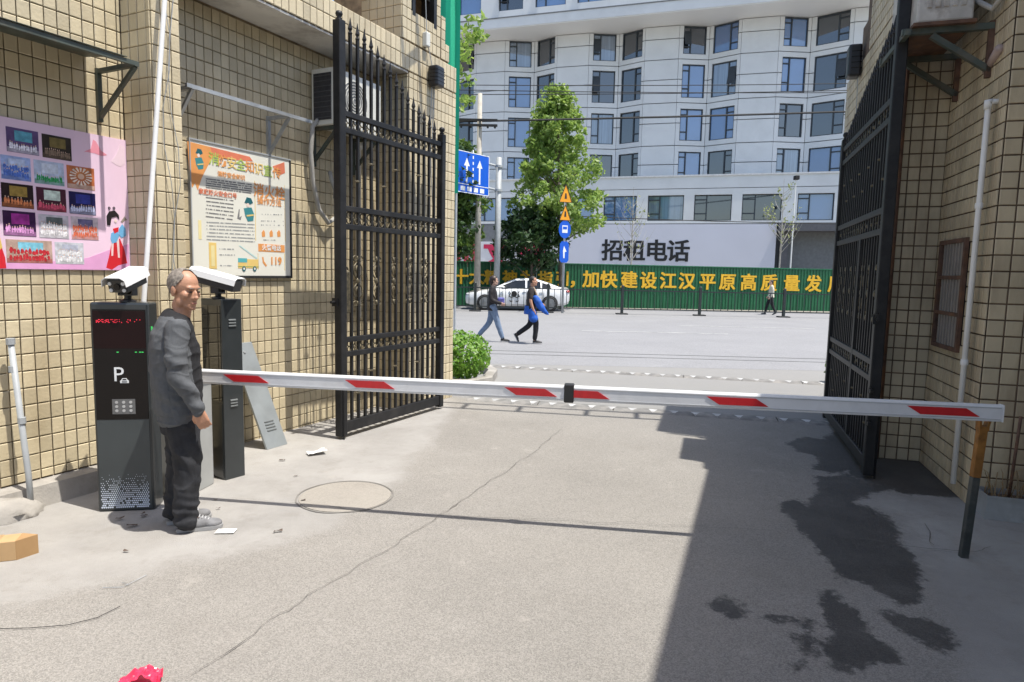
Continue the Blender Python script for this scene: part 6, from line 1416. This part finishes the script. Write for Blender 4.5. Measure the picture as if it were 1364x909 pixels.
# ================================================================== CAR
cl0, cr0 = gp(627, 416), gp(765, 417.5); CC = d36(695, 29.0)
CAR = local_thing('parked_car', (CC.x, CC.y, .004), math.pi, 'white sedan with black horned emblem on its door behind the railing', 'car')
M_CW = mat('white_car_paint', (.74, .75, .76), .25, var=.02, coat=.8); M_CG = mat('dark_car_glass', (.012, .014, .016), .05, var=.1, coat=.3); M_TY = mat('tyre_rubber', (.02, .02, .021), .8); M_RIM = mat('alloy_rim', (.34, .35, .36), .35, m=.7)
# stations along x (front +x): x, z_low, z_belt, half width
st = [(2.25, .42, .60, .52), (2.20, .28, .68, .70), (2.0, .22, .76, .82), (1.6, .20, .83, .87), (1.0, .20, .90, .89), (.4, .20, .93, .90), (-.4, .20, .95, .90), (-1.1, .20, .97, .89), (-1.6, .22, 1.00, .87), (-2.0, .26, 1.01, .82), (-2.18, .34, .98, .74), (-2.24, .46, .86, .62)]
b = MB(); ring = []
for x, zl, zb_, hw in st:
    pts = [(hw*.86, zl), (hw*.98, zl+.10), (hw, (zl+zb_)/2), (hw*.985, zb_-.10), (hw*.92, zb_-.02), (hw*.6, zb_+.015), (0, zb_+.03)]; pts = pts+[(-y, z) for y, z in pts[-2::-1]]; ring.append([(x, y, z) for y, z in pts])
n = len(ring[0]); V = [p for r in ring for p in r]; F = []
for i in range(len(ring)-1):
    for j in range(n): F.append((i*n+j, i*n+(j+1) % n, (i+1)*n+(j+1) % n, (i+1)*n+j))
F.append(tuple(range(n))); F.append(tuple((len(ring)-1)*n+j for j in range(n))); b.add(V, F); bo = b.obj('body', M_CW, CAR); smoothmod(bo, 35)
gs = [(1.05, .93, .90, .80), (.45, 1.22, .91, .66), (.10, 1.355, .93, .60), (-.35, 1.385, .94, .60), (-.85, 1.35, .95, .59), (-1.35, 1.20, .97, .62), (-1.85, 1.02, .98, .70)]
b = MB(); ring = []
for x, zr, zb_, hw in gs: ring.append([(x, hw+.14*(1 if zr-zb_ > .1 else 0), zb_-.02), (x, hw*.98, zr-.05 if zr-zb_ > .1 else zr-.005), (x, hw*.85, zr), (x, 0, zr+.012), (x, -hw*.85, zr), (x, -hw*.98, zr-.05 if zr-zb_ > .1 else zr-.005), (x, -hw-.14*(1 if zr-zb_ > .1 else 0), zb_-.02)])
n = 7; V = [p for r in ring for p in r]; F = []
for i in range(len(ring)-1):
    for j in range(n-1): F.append((i*n+j, i*n+j+1, (i+1)*n+j+1, (i+1)*n+j))
b.add(V, F); ca = b.obj('cabin', M_CW, CAR, noclean=True); smoothmod(ca, 50)
for sy in (1, -1):      # side glass following the cabin side
    def sidep(x, zf):
        for i in range(len(gs)-1):
            if gs[i][0] >= x >= gs[i+1][0]:
                t = (gs[i][0]-x)/(gs[i][0]-gs[i+1][0]); zr, zb_, hw = [gs[i][k]*(1-t)+gs[i+1][k]*t for k in (1, 2, 3)]
                hb = hw+.14; z0_ = zb_+.015; z1_ = zr-.075; z = z0_+(z1_-z0_)*zf; f = (z-(zb_-.02))/max(.05, (zr-.05)-(zb_-.02)); return (x, sy*(hb+(hw*.98-hb)*f+.006), z)
    for xs in ([.62, .45, .10, -.33], [-.41, -.85, -.98], [-1.05, -1.25, -1.42]):
        V = [sidep(x, 0) for x in xs]+[sidep(x, 1) for x in xs]; m = len(xs); b = MB(); b.add(V, [(i, i+1, m+i+1, m+i) for i in range(m-1)]); b.obj('side_window', M_CG, CAR, noclean=True)
for (i0, i1, nm) in ((0, 2, 'windscreen'), (4, 6, 'rear_window')):
    V = []
    for i in range(i0, i1+1): x, zr, zb_, hw = gs[i]; sh = (.03 if nm == 'windscreen' else -.03); V += [(x+sh*.5, y, zr+.014 if abs(y) > .1 else zr+.026) for y in (-hw*.80, 0, hw*.80)]
    b = MB(); b.add(V, [(r*3+j, r*3+j+1, r*3+j+4, r*3+j+3) for r in range(i1-i0) for j in range(2)]); b.obj(nm, M_CG, CAR, noclean=True)
for x in (1.38, -1.38):
    for sy in (1, -1):
        b = MB(); b.lathe([(.25, -.11), (.31, -.10), (.325, -.05), (.325, .05), (.31, .10), (.25, .11)], (x, sy*.80, .325), 24, 'Y'); ty = b.obj('wheel', M_TY, CAR, smooth=True)
        b = MB(); b.lathe([(.23, sy*.112), (.21, sy*.10), (.06, sy*.118)], (x, sy*.80, .325), 24, 'Y'); b.obj('rim', M_RIM, ty)
        for k in range(5): a = k*1.2566; b = MB(); b.bar((x+.05*math.cos(a), sy*.918, .325+.05*math.sin(a)), (x+.21*math.cos(a), sy*.915, .325+.21*math.sin(a)), .05, .012); b.obj('spoke', M_RIM, ty)
        b = MB(); b.lathe([(.345, sy*.0), (.345, sy*.018)], (x, sy*.872, .335), 24, 'Y'); b.obj('wheel_arch', M_TY, CAR)
    for sy in (1, -1): pass
for sy in (1, -1):
    b = MB(); b.ell((2.08, sy*.62, .66), (.14, .16, .07), 12, 8); b.obj('headlight', mat('clear_lamp', (.55, .57, .6), .1, coat=1), CAR, smooth=True)
    b = MB(); b.ell((-2.12, sy*.66, .86), (.12, .15, .07), 12, 8); b.obj('tail_light', mat('red_lamp', (.35, .02, .02), .15, coat=1), CAR, smooth=True)
    b = MB(); b.ell((.62, sy*.98, .97), (.10, .07, .07), 12, 8); b.obj('mirror', M_CW, CAR, smooth=True)
    for x in (-.33, -1.05+.0): b = MB(); b.bbox(x-.02, x+.12, sy*.90-.012, sy*.90+.012, .80, .83, .008); b.obj('door_handle', M_CW, CAR)
    for x in (.62, -.38, -1.12): b = MB(); b.box(x-.006, x+.006, sy*.9-.004, sy*.9+.004, .32, .90); b.obj('door_seam', M_DARK, CAR)
    # emblem
    y1 = sy*.905; b = MB(); b.prism([(.14+.12*math.cos(k*.3927), .72+.13*math.sin(k*.3927)) for k in range(16)], y1-.006, y1+.006, 'Y'); em = b.obj('emblem', M_DARK, CAR)
    for sx in (-1, 1):
        b = MB(); b.tube([(.14+sx*.22, y1, .86), (.14+sx*.16, y1, .74), (.14+sx*.22, y1, .62), (.14+sx*.10, y1, .57), (.14+sx*.03, y1, .60)], [.008, .02, .028, .022, .012], 6); b.obj('emblem_arm', M_DARK, em)
        b = MB(); b.tube([(.14+sx*.20, y1, .44), (.14+sx*.14, y1, .40), (.14+sx*.06, y1, .42)], [.012, .026, .012], 6); b.obj('emblem_foot', M_DARK, em)
